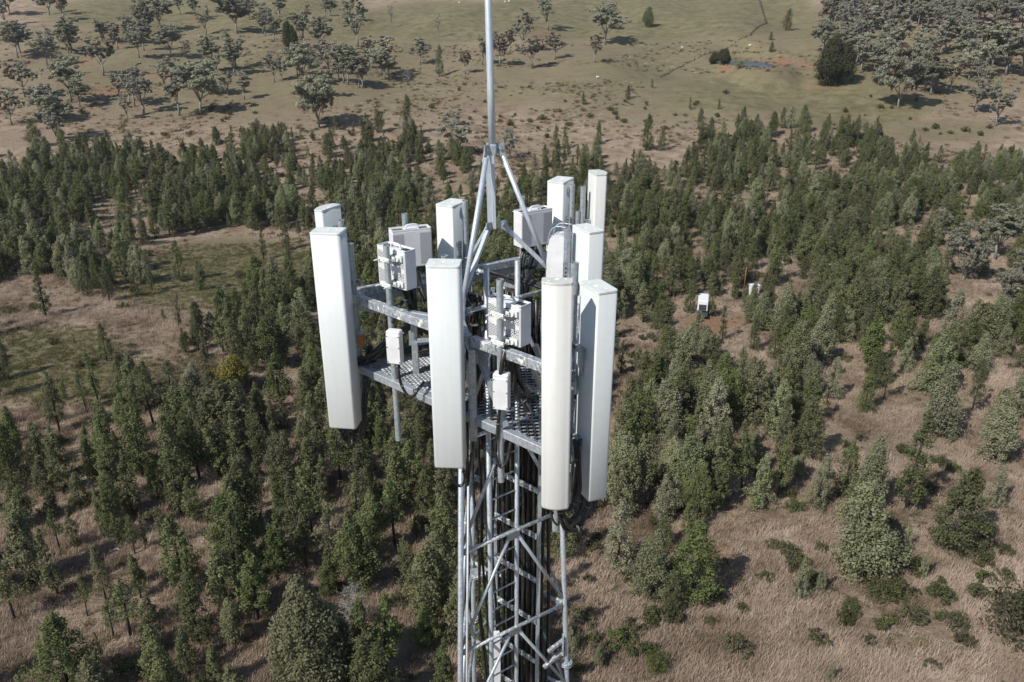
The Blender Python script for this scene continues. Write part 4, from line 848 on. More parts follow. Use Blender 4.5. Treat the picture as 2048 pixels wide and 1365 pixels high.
# ---- pines standing out from the rest, each read from the photo: base x, base y, top y, kind, width factor, label
S = [(92, 633, 536, 'p7', 1.2, 'broad green pine with a thick trunk alone at the edge of the far left clearing'), (219, 604, 520, 'p1', .9, 'dark blue-green pine with shadow on pale grass, upper left clearing'),
 (176, 592, 510, 'p0', 1.1, 'bushy green pine just left of the dark one above the left clearing'), (361, 563, 482, 'p0', .95, 'pointed dark pine on the green patch left of centre'), (297, 548, 498, 'p8', 1, 'small pine beside the green patch, upper left'),
 (400, 580, 520, 'p3', .9, 'low bushy pine right of the pointed one on the green patch'), (528, 520, 455, 'p7', 1, 'upright pine throwing a shadow on the green clearing, left of two others'), (578, 565, 500, 'p9', .9, 'round-based pine nearest the left antenna on the green clearing'),
 (573, 502, 445, 'p1', 1, 'pine at the top edge of the green clearing near the left antenna'), (273, 594, 532, 'p1', .9, 'slender pine on the straw patch, upper left clearing'), (290, 491, 437, 'p0', 1, 'dark pine with long shadow at the top left of the green clearing'),
 (214, 722, 645, 'p1', 1.05, 'tall dark pine heading the cluster in the middle left clearing'), (196, 800, 700, 'p7', .9, 'loose pine below the tall dark one in the middle left'), (172, 820, 745, 'p8', 1, 'thin pine low in the middle left cluster'),
 (253, 790, 700, 'p0', .95, 'thick dark pine beside a short shadow, middle left'), (255, 878, 770, 'p2', 1.1, 'full pine at the bottom of the middle left cluster'), (278, 860, 770, 'p4', 1, 'thin pine with bare lower trunk, middle left'),
 (307, 848, 728, 'p8', 1, 'open pine with long bare trunk at the grassy gap, middle left'), (347, 833, 718, 'p8', 1.15, 'open pine with leaning bare trunk right of the grassy gap'), (99, 848, 770, 'p7', .85, 'narrow pine on straw grass at the left'),
 (120, 866, 745, 'p2', .9, 'tall narrow pine next to another on straw grass at the left'), (130, 800, 762, 'p1', 1, 'short dark pine near the top of the left straw patch'), (212, 925, 805, 'p0', 1.15, 'dense cone-shaped bright green pine, middle left'),
 (403, 856, 775, 'p4', 1.2, 'loose round-topped pine with a visible trunk left of the yellow bush'), (357, 655, 588, 'p7', .8, 'thin pine standing on the straw hump, left of centre'), (328, 641, 618, 'p0', 1, 'very small pine on the straw hump, left of centre'),
 (478, 655, 575, 'p0', .95, 'dark dense pine at the right end of the straw hump'), (372, 706, 655, 'p5', .8, 'clump of short green pines below the straw hump'), (398, 700, 640, 'p3', .9, 'bushy pine in the group right of the short clump'), (420, 785, 690, 'p7', .9, 'narrow pine just left of the yellow bush'),
 (27, 920, 815, 'p3', 1, 'full green pine at the left edge, below the straw patch'), (82, 930, 845, 'p0', .8, 'narrow dark pine low on the left straw patch'), (10, 760, 680, 'p0', 1, 'dark pine cut by the left picture edge beside a shadow'), (150, 690, 668, 'p7', 1, 'tiny young pine in the green left clearing'),
 (116, 1188, 1056, 'p7', 1, 'tall pine with bare dark trunk over straw grass, lower left'), (31, 1244, 1130, 'p8', 1.2, 'loose pine with dark trunk at the left edge, lower left'), (175, 1232, 1150, 'p8', .8, 'small thin pine with bare trunk over pale grass, lower left'),
 (270, 1108, 1030, 'p8', .9, 'thin-trunked pine, left of three above the red soil, lower left'), (291, 1096, 1027, 'p7', .7, 'narrow pine with bare trunk, second of three, lower left'), (332, 1098, 1015, 'p8', 1, 'pine with long bare trunk, third of three, lower left'),
 (212, 1200, 1090, 'p1', .8, 'slim bright pine with thin trunk right of the tall bare-trunked pine'), (282, 1197, 1105, 'p6', .9, 'mid green pine at the right edge of the pale lower left grass'), (262, 1277, 1165, 'p8', 1.4, 'loose spreading pine with dark trunk, lower left'), (228, 1277, 1200, 'p8', 1.2, 'short loose pine beside the spreading one, lower left'),
 (140, 1392, 1228, 'p9', 1.3, 'large dense dark green pine at the bottom left on pale grass'), (205, 1318, 1262, 'p7', .55, 'very thin little pine leaning over red soil, bottom left'), (120, 1102, 1020, 'p8', 1, 'bare-trunked pine in the shaded stand, left'), (150, 1098, 1015, 'p4', 1, 'second bare-trunked pine in the shaded stand, left'),
 (210, 1400, 1310, 'p0', .9, 'yellow-green young pine at the bottom edge, right of the large dark one'),
 (1304, 1192, 1062, 'g0', 1.2, 'fat grey-green pine, left one of the pair at the lower right'), (1384, 1196, 1045, 'p9', 1.3, 'fat green pine, right one of the pair at the lower right with a black shadow'), (1337, 1228, 1145, 'p9', .8, 'short conical pine in front of the lower right pair'),
 (1235, 1137, 1000, 'g1', .95, 'pale pine with thin bare trunk right of the tower'), (1145, 1312, 1255, 'g1', .9, 'small pale green pine touching the tower leg at the bottom'), (1197, 1338, 1290, 'g0', .9, 'short round pale pine at the bottom, right of the tower'),
 (1721, 1154, 975, 'g2', 1.15, 'very large grey-green pine on the right slope, the palest of all'), (1901, 1099, 935, 'p9', 1.25, 'large olive green pine at the right, standing alone in dry grass'), (1813, 1102, 1045, 'g3', .9, 'small grey pine between the two large right ones'),
 (1841, 1157, 1096, 'g3', .8, 'slim little grey pine with a short shadow, lower right'), (1601, 1197, 1112, 'g3', 1, 'narrow grey-green pine over dry grass, lower right'), (1638, 1187, 1130, 'g1', .8, 'small olive pine beside the narrow grey one, lower right'),
 (1655, 1364, 1325, 'g3', 1.2, 'small round grey pine by itself at the bottom edge, right'), (1767, 799, 710, 'p8', .8, 'lone pine with a long thin bare trunk and long shadow, right'), (1730, 825, 745, 'p0', 1.1, 'dense pine at the top of the right grassy gap'),
 (1873, 873, 728, 'g0', 1.05, 'tall grey-green pine right of the grassy gap'), (1807, 742, 675, 'g1', 1, 'grey pine with visible trunk above the grassy gap, right'), (1621, 916, 798, 'p0', 1.2, 'large dark pine with black shadow left of the right grassy gap'),
 (1812, 1020, 835, 'p7', 1.25, 'tall yellow-green pine with a deep shadow, right'), (1735, 1020, 870, 'g0', .9, 'tall pale pine left of the yellow-green one, right'), (1983, 924, 795, 'g0', 1.1, 'wide grey-green pine near the right edge above open grass'), (1985, 1014, 930, 'g3', 1.3, 'round grey pine near the right edge on open grass'),
 (1630, 1015, 905, 'g1', .9, 'pointed pale pine below the large dark one, right'), (1901, 886, 828, 'g3', .7, 'thin small pine near the tall grey-green one, right'), (1943, 826, 735, 'p4', 1, 'thin leaning pine near the right edge'), (1657, 799, 715, 'g1', 1, 'loose olive pine left of the dense one, right'),
 (1424, 748, 668, 'p2', 1.3, 'pine by itself on dry grass below the red soil, right of the tower'), (1506, 703, 636, 'p0', .9, 'narrow pine right of the red soil patch'), (1444, 682, 612, 'p7', 1, 'pine growing at the upper edge of the red soil patch'), (1590, 760, 640, 'p3', 1.15, 'big dark green pine in the middle right with a dark hollow'),
 (1606, 266, 210, 'p9', 1.2, 'large pine at the far edge of the pine stand by the meadow'), (1543, 274, 222, 'p3', 1.2, 'wide pine left of the large one by the meadow'), (1563, 257, 214, 'p0', 1, 'narrow pine between two wide ones by the meadow'), (1486, 249, 213, 'p9', 1, 'short round pine alone on the rise by the meadow'),
 (1399, 261, 216, 'p0', 1, 'pine at the left of the far right slope group'), (1420, 292, 235, 'p9', 1, 'tall pine at the right of the far right slope group'), (1437, 219, 198, 'p0', 1, 'small pine below the fence corner'), (1380, 220, 193, 'p1', .8, 'thin small pine below the fence corner, left'),
 (1111, 298, 250, 'p0', .9, 'pine left of a close pair behind the spire'), (1131, 298, 252, 'p1', .9, 'pine right of a close pair behind the spire'), (1198, 289, 240, 'p0', .8, 'narrow dark pine on the far slope above the back right antenna'), (1292, 302, 228, 'p0', .9, 'tall dark pine on the far slope right of the antennas'), (1321, 302, 254, 'p9', .9, 'pine right of the tall dark one on the far slope'),
 (815, 270, 190, 'p0', .9, 'tall dark pine at the top edge of the stand left of the spire'), (878, 154, 90, 'p0', .85, 'lone dark pine on the far hillside left of the spire'), (70, 295, 238, 'p9', 1.3, 'dark broad pine at the far edge of the stand, left'),
 (1572, 61, 18, 'p9', 1.2, 'lone green tree in the far meadow above the pond'), (1541, 81, 63, 'p9', 1.2, 'small round tree in the far meadow, upper of two'), (1543, 105, 83, 'p9', 1.2, 'small round tree in the far meadow, lower of two'),
 (1256, 198, 170, 'p0', 1, 'small pine on the far bare slope, centre right'), (1304, 177, 157, 'p1', 1, 'little pine nearest the sheep on the far slope'), (1167, 210, 185, 'p0', 1, 'small pine on the far bare slope, centre')]
for bx, by, ty, kd, wf, lb in S:
    p = G(bx, by); H = top_height(p, ty); me = PINES[int(kd[1:])] if kd[0] == 'p' else PINESG[int(kd[1:])]
    plant('cypress_pine', me, p, H, 8.0, lb, 'tree', 'pines that stand out round the tower', wf)
for bx, by, ty, k_, lb in ((1378, 622, 560, 0, 'green pine hiding the left side of the box trailer'), (1424, 634, 566, 7, 'slim green pine hiding the right side of the box trailer'), (1487, 616, 568, 2, 'green pine in front of the left side of the white cabinet'), (1538, 606, 566, 2, 'green pine beside the right side of the white cabinet'), (1372, 582, 524, 1, 'green pine standing over the left side of the water tank')):
    p = G(bx, by); plant('cypress_pine', PINES[k_], p, top_height(p, ty), 8.0, lb, 'tree', 'pines that stand out round the tower', 1.0)
p = G(625, 1392); plant('cypress_pine', GIANT, p, top_height(p, 1160), 10, 'giant dense dark pine, the biggest tree, at the bottom left of the tower', 'tree', 'pines that stand out round the tower', 1.05)
p = G(467, 782); plant('round_bush', YBUSH, p, top_height(p, 700), 5.2, 'round yellow-green bush glowing among the darker pines, left', 'bush', None, .95)
p = G(584, 108); plant('bushy_tree', DKTREE, p, top_height(p, 43), 10, 'dark dense tree among the grey gums on the far left hillside', 'tree', None, .6)
p = G(1297, 54); plant('bushy_tree', BROAD, p, top_height(p, 13), 8, 'round dark green tree alone at the edge of the far meadow', 'tree', None, .9)
p = G(1661, 170); plant('bushy_tree', DKTREE, p, top_height(p, 72), 10, 'big dark brown-green tree at the left edge of the grey gum wood', 'tree', None, 1.0)
for bx, by, ty, lb in ((1427, 128, 104, 'dark bushy tree left of the pond, the left one'), (1449, 129, 98, 'dark bushy tree left of the pond, the right one')):
    p = G(bx, by); plant('bushy_tree', DKTREE, p, top_height(p, ty), 10, lb, 'tree', None, 1.25)
p = G(1479, 137); plant('round_bush', make_bush(15, 3, 2, M_PINEG, 22, .12, 1, 90), p, top_height(p, 118), 3, 'grey-green bush at the pond edge', 'bush')
# dead tree
def dead(seed, H, R, n=60):
    rg = np.random.default_rng(seed); segs = [([(0, 0, -.2), (.1, 0, H * .4), (-.05, .05, H * .75), (.1, 0, H)], [.13, .10, .05, .012])]
    for i in range(n):
        t = rg.uniform(.12, .95); az = rg.uniform(0, 6.283); l = R * (1 - t * .75) * rg.uniform(.6, 1.1); z = H * t; e = (l * math.cos(az), l * math.sin(az), z + l * rg.uniform(.1, .5))
        segs.append(([(0, 0, z), (e[0] * .5, e[1] * .5, z + l * .12), e], [.035, .022, .006]))
        for q in range(6):
            f = rg.uniform(.35, 1); b = (e[0] * f, e[1] * f, z + (e[2] - z) * f); d = rg.normal(0, .3, 3); segs.append(([b, (b[0] + d[0], b[1] + d[1], b[2] + abs(d[2]))], [.012, .004]))
    return tubes_mesh('branches', segs, M_DEAD, 4)
def plant_dead(px, by, ty, label, seed, R):
    p = G(px, by); H = top_height(p, ty); t = bpy.data.objects.new('dead_tree', None); C.objects.link(t); t.location = p; tag(t, label, 'dead tree')
    o = bpy.data.objects.new('branches', dead(seed, H, R)); C.objects.link(o); o.parent = t; placed.append((p.x, p.y))
plant_dead(708, 1252, 1175, 'silvery bare dead tree beside the giant dark pine', 5, 2.0)
plant_dead(817, 172, 133, 'small grey dead tree on the far hillside, left of the lone dark pine', 6, 3.2)

# ---- gum trees of the far hillside
GT = [(13, 55, -8, 3), (99, 31, -12, 2), (130, 30, -8, 1), (36, 116, 54, 0), (142, 107, 42, 1), (102, 122, 84, 3), (205, 84, 42, 3), (207, 152, 82, 4), (278, 116, 62, 0), (294, 72, 8, 1), (342, 114, 58, 2), (412, 70, 18, 3), (392, 40, -12, 3), (475, 68, -6, 2), (526, 68, 14, 0),
 (549, 84, 27, 3), (646, 111, 40, 1), (651, 34, -2, 3), (608, 96, 20, 3), (51, 195, 128, 4), (143, 205, 122, 0), (260, 207, 157, 5), (287, 229, 138, 3), (359, 232, 148, 4), (403, 229, 137, 2), (456, 191, 146, 3), (489, 200, 150, 1), (473, 137, 66, 3),
 (434, 150, 108, 3), (468, 150, 92, 1), (564, 164, 118, 3), (601, 157, 124, 1), (625, 142, 102, 3), (687, 167, 96, 3), (25, 251, 183, 4), (90, 249, 180, 1), (118, 280, 203, 0), (135, 150, 113, 3), (160, 215, 165, 0), (716, 94, 8, 3), (738, 137, 75, 5), (762, 149, 82, 4),
 (779, 160, 98, 5), (840, 130, 83, 0), (931, 149, 101, 5), (965, 130, 75, 3), (1000, 133, 68, 5), (1063, 138, 80, 4), (1111, 120, 72, 4), (1190, 126, 70, 5), (1210, 90, 18, 2), (1095, 60, -8, 3), (1047, 103, 26, 3), (697, 170, 98, 1), (1645, 106, 50, 2), (1700, 118, 45, 0),
 (1950, 225, 165, 0), (1860, 190, 130, 2), (1750, 160, 95, 1), (560, 40, -6, 1), (360, 30, -10, 3), (320, 60, 5, 2), (700, 40, -5, 3), (240, 195, 150, 3), (330, 180, 125, 3), (420, 190, 128, 0), (1020, 105, 60, 5), (985, 100, 60, 3), (610, 200, 150, 5), (650, 195, 140, 4), (500, 40, -4, 0), (20, 30, -20, 2)]
rg_ = random.Random(12)
for _ in range(34):
    a_ = rg_.choice([g for g in GT if g[0] < 800]); GT.append((a_[0] + rg_.uniform(-34, 34), max(20, a_[1] + rg_.uniform(-16, 16)), None, rg_.choice([0, 1, 3, 3, 2, 5])))
for bx, by, ty, k in GT:
    p = G(bx, by); H = top_height(p, ty) * 1.12 if ty is not None else rg_.uniform(8, 14); w_ = 1.2
    lb = {True: {True: 'grey-green gum tree scattered over the far hillside left of the spire', False: 'grey-green gum tree on the far hillside right of the spire'}[bx < 980], False: {True: 'gum tree with rusty brown clumps on the far hillside left of the spire', False: 'gum tree with rusty brown clumps on the far hillside right of the spire'}[bx < 980]}[k < 4]
    plant('gum_tree', GUMS[k], p, H, 13, lb, 'tree', lb.replace('gum tree', 'gum trees'), w_)
for bx, by, ty, me, wf, lb in [(783, 55, 6, GUM_THIN, .7, 'slender gum tree standing alone in the far meadow, left of the spire'), (877, 74, 20, GUM_THIN, .6, 'sparse thin gum tree in the far meadow nearest the spire'), (638, 255, 148, GUM_WIDE, .95, 'wide spreading gum with rusty clumps at the far edge of the pines, left'),
   (916, 310, 220, GUM_BARE, 1.0, 'broad grey gum with bare branches just left of the spire foot'), (1020, 318, 254, GUM_BARE, .8, 'round-headed grey gum right behind the spire'), (1796, 217, 92, GUM_WIDE, .8, 'wide gum with white limbs at the front of the grey wood'),
   (1991, 253, 162, GUMS[3], 1.1, 'gum with a slim dark trunk and black shadow near the right edge'), (1925, 562, 440, GUM_BARE, .85, 'large grey gum among the pines at the right'), (2015, 640, 500, GUM_BARE, .8, 'grey gum cut by the right picture edge, among pines'), (1990, 520, 410, GUMS[1], 1.1, 'grey gum behind the large one near the right edge'), (1880, 470, 420, GUMS[0], 1, 'small grey gum behind the right pines')]:
    p = G(bx, by); plant('gum_tree', me, p, top_height(p, ty), 13, lb, 'tree', None, wf)

# ---- dense grey gum wood, top right
def inpoly(x, y, poly):
    c = False; n = len(poly); j = n - 1
    for i in range(n):
        xi, yi = poly[i]; xj, yj = poly[j]
        if (yi > y) != (yj > y) and x < (xj - xi) * (y - yi) / (yj - yi + 1e-9) + xi: c = not c
        j = i
    return c
WOOD = [(1700, -30), (2200, -30), (2200, 225), (2030, 215), (1960, 205), (1890, 205), (1820, 190), (1770, 165), (1710, 150), (1690, 100), (1640, 110), (1650, 50)]
def grid_pts(x0, x1, y0, y1, d, seed):
    rg = np.random.default_rng(seed); out = []
    y = y0
    while y < y1:
        x = x0
        while x < x1: out.append((x + rg.uniform(-.45, .45) * d, y + rg.uniform(-.45, .45) * d)); x += d
        y += d
    return out
def far_enough(x, y, d):
    if not placed: return True
    a = np.array(placed); return ((a[:, 0] - x) ** 2 + (a[:, 1] - y) ** 2).min() > d * d
wood = []
for x, y in grid_pts(90, 340, 240, 560, 9.0, 3):
    z = float(terr(x, y)); px, py, Z = proj(x, y, z)
    if not inpoly(px, py, WOOD) or px > 2120: continue
    if ((px - 1790) / 60) ** 2 + ((py - 92) / 24) ** 2 < 1 or ((px - 1860) / 70) ** 2 + ((py - 122) / 10) ** 2 < 1: continue
    if not far_enough(x, y, 4.5): continue
    if math.sin(x * .09 + 1.5 * math.sin(y * .05)) + math.sin(y * .07 + x * .03) < -.75: continue
    if py > 150 and random.random() < .35: continue
    wood.append((Z, x, y, z))
wood.sort(); nw = len(wood)
for Z, x, y, z in wood[:165]:
    k = random.choice([0, 1, 2, 3, 0, 1, 2, 4]); plant('gum_tree', GUMS[k], Vector((x, y, z)), random.uniform(11, 16), 13, 'grey gum tree crowded into the wood on the hill at the top right', 'tree', 'gum trees of the wood at the top right', 1.0)

# ---- the pine stand
TOPLINE = [(-400, 315), (0, 300), (120, 290), (350, 285), (520, 262), (640, 245), (700, 232), (800, 250), (860, 290), (1000, 330), (1060, 330), (1110, 300), (1240, 300), (1330, 310), (1400, 280), (1500, 235), (1620, 240), (1740, 262), (1860, 285), (2048, 315), (2500, 380)]
GAPS = [(1508, 608, 15, 22, 0), (1395, 578, 14, 18, 0), (462, 775, 46, 40, 0), (470, 815, 40, 26, 0), (1404, 610, 15, 26, 0), (1507, 592, 13, 10, 0), (1394, 562, 15, 12, 0), (1657, 558, 12, 8, 0), (470, 530, 190, 62, 0), (60, 610, 105, 45, 0), (240, 640, 190, 50, 0), (110, 740, 130, 75, 0), (340, 740, 60, 60, 0), (300, 700, 60, 60, .1), (60, 850, 100, 40, 0), (190, 860, 60, 60, .1), (310, 900, 70, 34, .1), (80, 1290, 110, 75, 0), (170, 1180, 80, 55, .1),
        (290, 1130, 70, 25, 0), (560, 770, 60, 34, 0), (1350, 530, 16, 14, 0), (1660, 415, 12, 30, 0), (1420, 650, 70, 32, 0), (1480, 700, 60, 45, .08), (1330, 770, 90, 22, .2), (1340, 700, 40, 20, .3), (1500, 760, 70, 30, .1), (1765, 850, 130, 60, 0), (1690, 760, 40, 40, .1), (1640, 935, 40, 40, 0), (1740, 930, 60, 70, 0), (1920, 870, 60, 40, .1),
        (1900, 1000, 170, 110, 0), (1480, 1085, 40, 34, 0), (1215, 1180, 70, 60, 0), (700, 860, 30, 22, .1), (780, 1130, 30, 22, .1), (760, 1260, 75, 55, .05), (900, 1320, 60, 40, .1), (460, 1000, 30, 26, .2), (390, 1100, 50, 16, .2), (240, 430, 60, 22, .1), (270, 460, 50, 14, 0), (650, 470, 60, 60, .35), (900, 350, 100, 26, .35), (1060, 360, 80, 40, .35), (1080, 470, 90, 50, .3), (1400, 420, 60, 14, .3),
        (240, 515, 60, 20, .3), (430, 610, 60, 30, .1), (210, 1330, 40, 30, 0), (620, 1290, 75, 95, 0), (1376, 520, 30, 10, .0), (1530, 545, 30, 8, 0), (1560, 520, 30, 10, .1), (1400, 475, 30, 12, .2), (1960, 770, 70, 20, .3), (1960, 560, 90, 90, .1), (1880, 1110, 200, 60, 0), (620, 400, 60, 20, .3), (700, 310, 60, 10, .3), (120, 455, 60, 12, .4), (60, 1130, 60, 30, .3)]
def topline(px):
    for (a, ya), (b, yb) in zip(TOPLINE, TOPLINE[1:]):
        if a <= px <= b: return ya + (yb - ya) * (px - a) / (b - a)
    return 320
def keep(px, py, u):
    tl = topline(px) + 14
    if py < tl: return False
    tlr = tl + 26 * math.sin(px * .021) + 18 * math.sin(px * .057 + 1); k = .9
    if py < tlr + 4: k = .12
    elif py < tlr + 34: k = .5
    # the right hand lower slope is open grass
    edge = 1010 + max(0, (1700 - px)) * .13 if px > 1100 else 9999
    if px > 1560 and py > 1010 or (px > 1100 and py > edge + 60): return False
    if px > 1700 and py > 880: k = .35
    if px > 1700 and 640 < py <= 880: k = .62
    if py < 420 and px > 860 and px < 1120: k = .45
    if 860 < px < 1400 and py < 430: k = min(k, .42)
    cl = math.sin(px * .019 + 1.3 * math.sin(py * .016)) + math.sin(py * .033 + px * .011)
    dense = (270 < px < 930 and 800 < py < 1340) or (1240 < px < 1560 and 800 < py < 1060)
    if not dense and cl < -.95: k *= .35
    elif not dense and cl < -.3: k *= .75
    if dense: k = 1.0
    for cx, cy, rx, ry, kk in GAPS:
        if ((px - cx) / rx / 1.12) ** 2 + ((py - cy) / ry / 1.12) ** 2 < 1: k = min(k, kk)
    return u < k
cand = []
for x, y in grid_pts(-190, 190, 38, 262, 2.75, 11):
    z = float(terr(x, y)); px, py, Z = proj(x, y, z)
    if px < -70 or px > 2120 or py > 1480: continue
    if not keep(px, py, random.random()) or not far_enough(x, y, 2.3): continue
    if math.hypot(x + .2, y - 9.3) < 26: continue
    cand.append((Z, x, y, z, px, py))
cand.sort(); near, rest = cand[:192], cand[192:]
for Z, x, y, z, px, py in near:
    H = random.choice([random.uniform(5.6, 7.8), random.uniform(4.4, 8.4), random.uniform(2.6, 5.2)]); g_ = random.random() < (.40 if px > 1150 else .0)
    me = random.choice(PINESG) if g_ else (random.choice(PINES) if px > 1000 else random.choice([PINES[i] for i in (0, 1, 2, 4, 6, 7, 8, 3)]))
    lb = ('pale grey-green pine' if g_ else 'green pine') + ' packed into the near stand, ' + ('left of the tower' if px < 930 else 'right of the tower')
    plant('cypress_pine', me, Vector((x, y, z)), H, 8.0, lb, 'tree', lb.replace(' pine', ' pines', 1), random.uniform(.9, 1.3))
# the far rows of the stand: instanced
def stuff_field(name, pts, rots, scales, sources, seed, kind='stuff', label=None, cat=None):
    me = bpy.data.meshes.new(name); me.vertices.add(len(pts)); me.vertices.foreach_set('co', np.array(pts, np.float32).ravel())
    a = me.attributes.new('rz', 'FLOAT', 'POINT'); a.data.foreach_set('value', np.array(rots, np.float32))
    a = me.attributes.new('sc', 'FLOAT_VECTOR', 'POINT'); a.data.foreach_set('vector', np.array(scales, np.float32).ravel())
    a = me.attributes.new('idx', 'INT', 'POINT'); a.data.foreach_set('value', np.random.default_rng(seed).integers(0, len(sources), len(pts)).astype(np.int32))
    o = bpy.data.objects.new(name, me); C.objects.link(o); tag(o, label, cat, None, kind)
    ng = bpy.data.node_groups.new(name, 'GeometryNodeTree'); ng.interface.new_socket('Geometry', in_out='INPUT', socket_type='NodeSocketGeometry'); ng.interface.new_socket('Geometry', in_out='OUTPUT', socket_type='NodeSocketGeometry')
    nn_ = ng.nodes; gi = nn_.new('NodeGroupInput'); go = nn_.new('NodeGroupOutput'); m2p = nn_.new('GeometryNodeMeshToPoints'); ip = nn_.new('GeometryNodeInstanceOnPoints'); g2i = nn_.new('GeometryNodeGeometryToInstance')
    for src in reversed(sources):
        oi = nn_.new('GeometryNodeObjectInfo'); oi.inputs[0].default_value = src; oi.inputs['As Instance'].default_value = True; ng.links.new(oi.outputs['Geometry'], g2i.inputs[0])
    def attr(nm, dt, k):
        n_ = nn_.new('GeometryNodeInputNamedAttribute'); n_.data_type = dt; n_.inputs[0].default_value = nm; return n_.outputs[0]
    cx = nn_.new('ShaderNodeCombineXYZ'); ng.links.new(attr('rz', 'FLOAT', 0), cx.inputs[2])
    ng.links.new(gi.outputs[0], m2p.inputs[0]); ng.links.new(m2p.outputs[0], ip.inputs['Points']); ng.links.new(g2i.outputs[0], ip.inputs['Instance']); ip.inputs['Pick Instance'].default_value = True
    ng.links.new(attr('idx', 'INT', 1), ip.inputs['Instance Index']); ng.links.new(cx.outputs[0], ip.inputs['Rotation']); ng.links.new(attr('sc', 'FLOAT_VECTOR', 2), ip.inputs['Scale'])
    ng.links.new(ip.outputs[0], go.inputs[0]); md = o.modifiers.new('scatter', 'NODES'); md.node_group = ng; return o
def merged(name, m1, m2):
    v1 = np.empty(len(m1.vertices) * 3, np.float32); m1.vertices.foreach_get('co', v1); me = bpy.data.meshes.new(name)
    vs = [tuple(v.co) for v in m1.vertices] + [tuple(v.co) for v in m2.vertices]; o = len(m1.vertices)
    fs = [tuple(p.vertices) for p in m1.polygons] + [tuple(i + o for i in p.vertices) for p in m2.polygons]
    me.from_pydata(vs, [], fs); me.materials.append(m1.materials[0]); me.materials.append(m2.materials[0])
    me.polygons.foreach_set('material_index', [0] * len(m1.polygons) + [1] * len(m2.polygons)); me.update(); return bpy.data.objects.new(name, me)
psrc = [merged('pine_source', *PINES[i]) for i in (0, 1, 2, 3, 6, 7, 9)] + [merged('pine_source', *PINESG[i]) for i in (0, 1)]
gsrc = [merged('gum_source', GUMS[i][0], GUMS[i][1]) for i in (0, 1, 2)]
stuff_field('gum_wood', [(x, y, z) for Z, x, y, z in wood[165:]], [random.uniform(0, 6) for _ in wood[165:]], [(s_, s_, s_) for s_ in [random.uniform(.85, 1.2) for _ in wood[165:]]], gsrc, 6, label='back rows of the grey gum wood at the top right', cat='forest')
pts, rots, scs = [], [], []
for Z, x, y, z, px, py in rest:
    H = random.choice([random.uniform(5.0, 7.8), random.uniform(2.8, 6.2)]) * (1.0 if y < 180 else .85); s = H / 8; wf = random.uniform(1.0, 1.5); pts.append((x, y, z - .05)); rots.append(random.uniform(0, 6.28)); scs.append((s * wf, s * wf, s))
bsrc = [merged('scrub_source', *BUSHES[i]) for i in (0, 1, 2)]
q_ = [c for c in grid_pts(-180, 180, 40, 250, 2.6, 21)]; sp_ = []
for x, y in q_:
    z = float(terr(x, y)); px, py, Z = proj(x, y, z)
    if -60 < px < 2110 and py < 1440 and keep(px, py + 10, random.random() * 1.6) and math.hypot(x, y - 9) > 18: sp_.append((x, y, z))
stuff_field('scrub', sp_, [random.uniform(0, 6) for _ in sp_], [(a, a, a * random.uniform(.6, 1.1)) for a in [random.uniform(.35, 1.1) for _ in sp_]], bsrc, 7, label='low scrub growing between the pines of the stand', cat='scrub')
print('pines near', len(near), 'rest', len(rest), 'wood', nw)
stuff_field('pine_forest', pts, rots, scs, psrc, 5, label='mass of green cypress pines filling the farther rows of the stand', cat='forest')

# ---- shrubs
SH = [(1700, 1210, 1), (1702, 1228, 0), (1892, 1200, 0), (1950, 1195, 2), (1827, 1240, 0), (1757, 1260, 2), (1912, 1250, 1), (1875, 1238, 0), (1780, 1245, 3), (1862, 1335, 3), (1942, 1295, 1), (2005, 1385, 1), (1925, 1120, 3), (1960, 1110, 0), (2005, 1105, 1), (1975, 1075, 2), (1580, 1110, 1), (1600, 1125, 1), (1560, 1100, 0), (1660, 1180, 3), (1738, 1165, 1), (1745, 1175, 0),
      (1255, 1157, 1), (1258, 1250, 0), (1305, 1245, 2), (1300, 1255, 0), (1420, 1205, 1), (1432, 1190, 0), (1485, 1225, 2), (1420, 1250, 0), (1165, 1240, 1), (1180, 1260, 0), (1240, 1290, 0), (1205, 1310, 1), (1232, 1325, 3), (1262, 1315, 2), (1150, 1345, 1), (1448, 1130, 0), (1545, 1095, 0), (1635, 1285, 3), (1737, 1287, 3), (1825, 1190, 3), (1690, 1130, 0), (1750, 1195, 1), (1480, 1160, 3), (1530, 1160, 1), (1340, 1240, 0), (1275, 1270, 3),
      (1350, 730, 1), (1400, 770, 0), (1380, 760, 1), (1430, 800, 0), (1720, 880, 3), (1690, 895, 0), (1255, 800, 2), (1345, 500, 1), (1350, 470, 0), (1560, 490, 2), (1880, 930, 1), (1905, 945, 0), (560, 440, 1), (215, 950, 2), (110, 890, 1), (640, 960, 0), (905, 430, 1), (1010, 400, 2), (1085, 240, 0), (1060, 245, 1), (1220, 222, 1), (1230, 230, 1), (1180, 235, 0), (970, 238, 1), (940, 240, 0), (900, 235, 1), (1120, 225, 0), (1130, 205, 3), (1250, 205, 0), (1350, 232, 3), (1290, 245, 0), (1030, 232, 2), (1000, 235, 1), (990, 370, 1), (1060, 400, 0), (830, 320, 2), (1690, 225, 0), (1730, 232, 3), (1850, 262, 1), (1870, 258, 0), (1900, 268, 1), (1930, 264, 0), (1960, 272, 2), (1880, 270, 3), (1820, 240, 3)]
rn = random.Random(4)
for _ in range(150):
    a, b = rn.choice([((1150, 2040), (1120, 1360)), ((1560, 2040), (1010, 1200)), ((860, 1500), (180, 300)), ((0, 600), (500, 900)), ((200, 900), (900, 1350)), ((1250, 2000), (600, 1000)), ((1600, 2040), (40, 290)), ((60, 700), (200, 290))])
    SH.append((rn.uniform(*a), rn.uniform(*b), rn.randrange(4)))
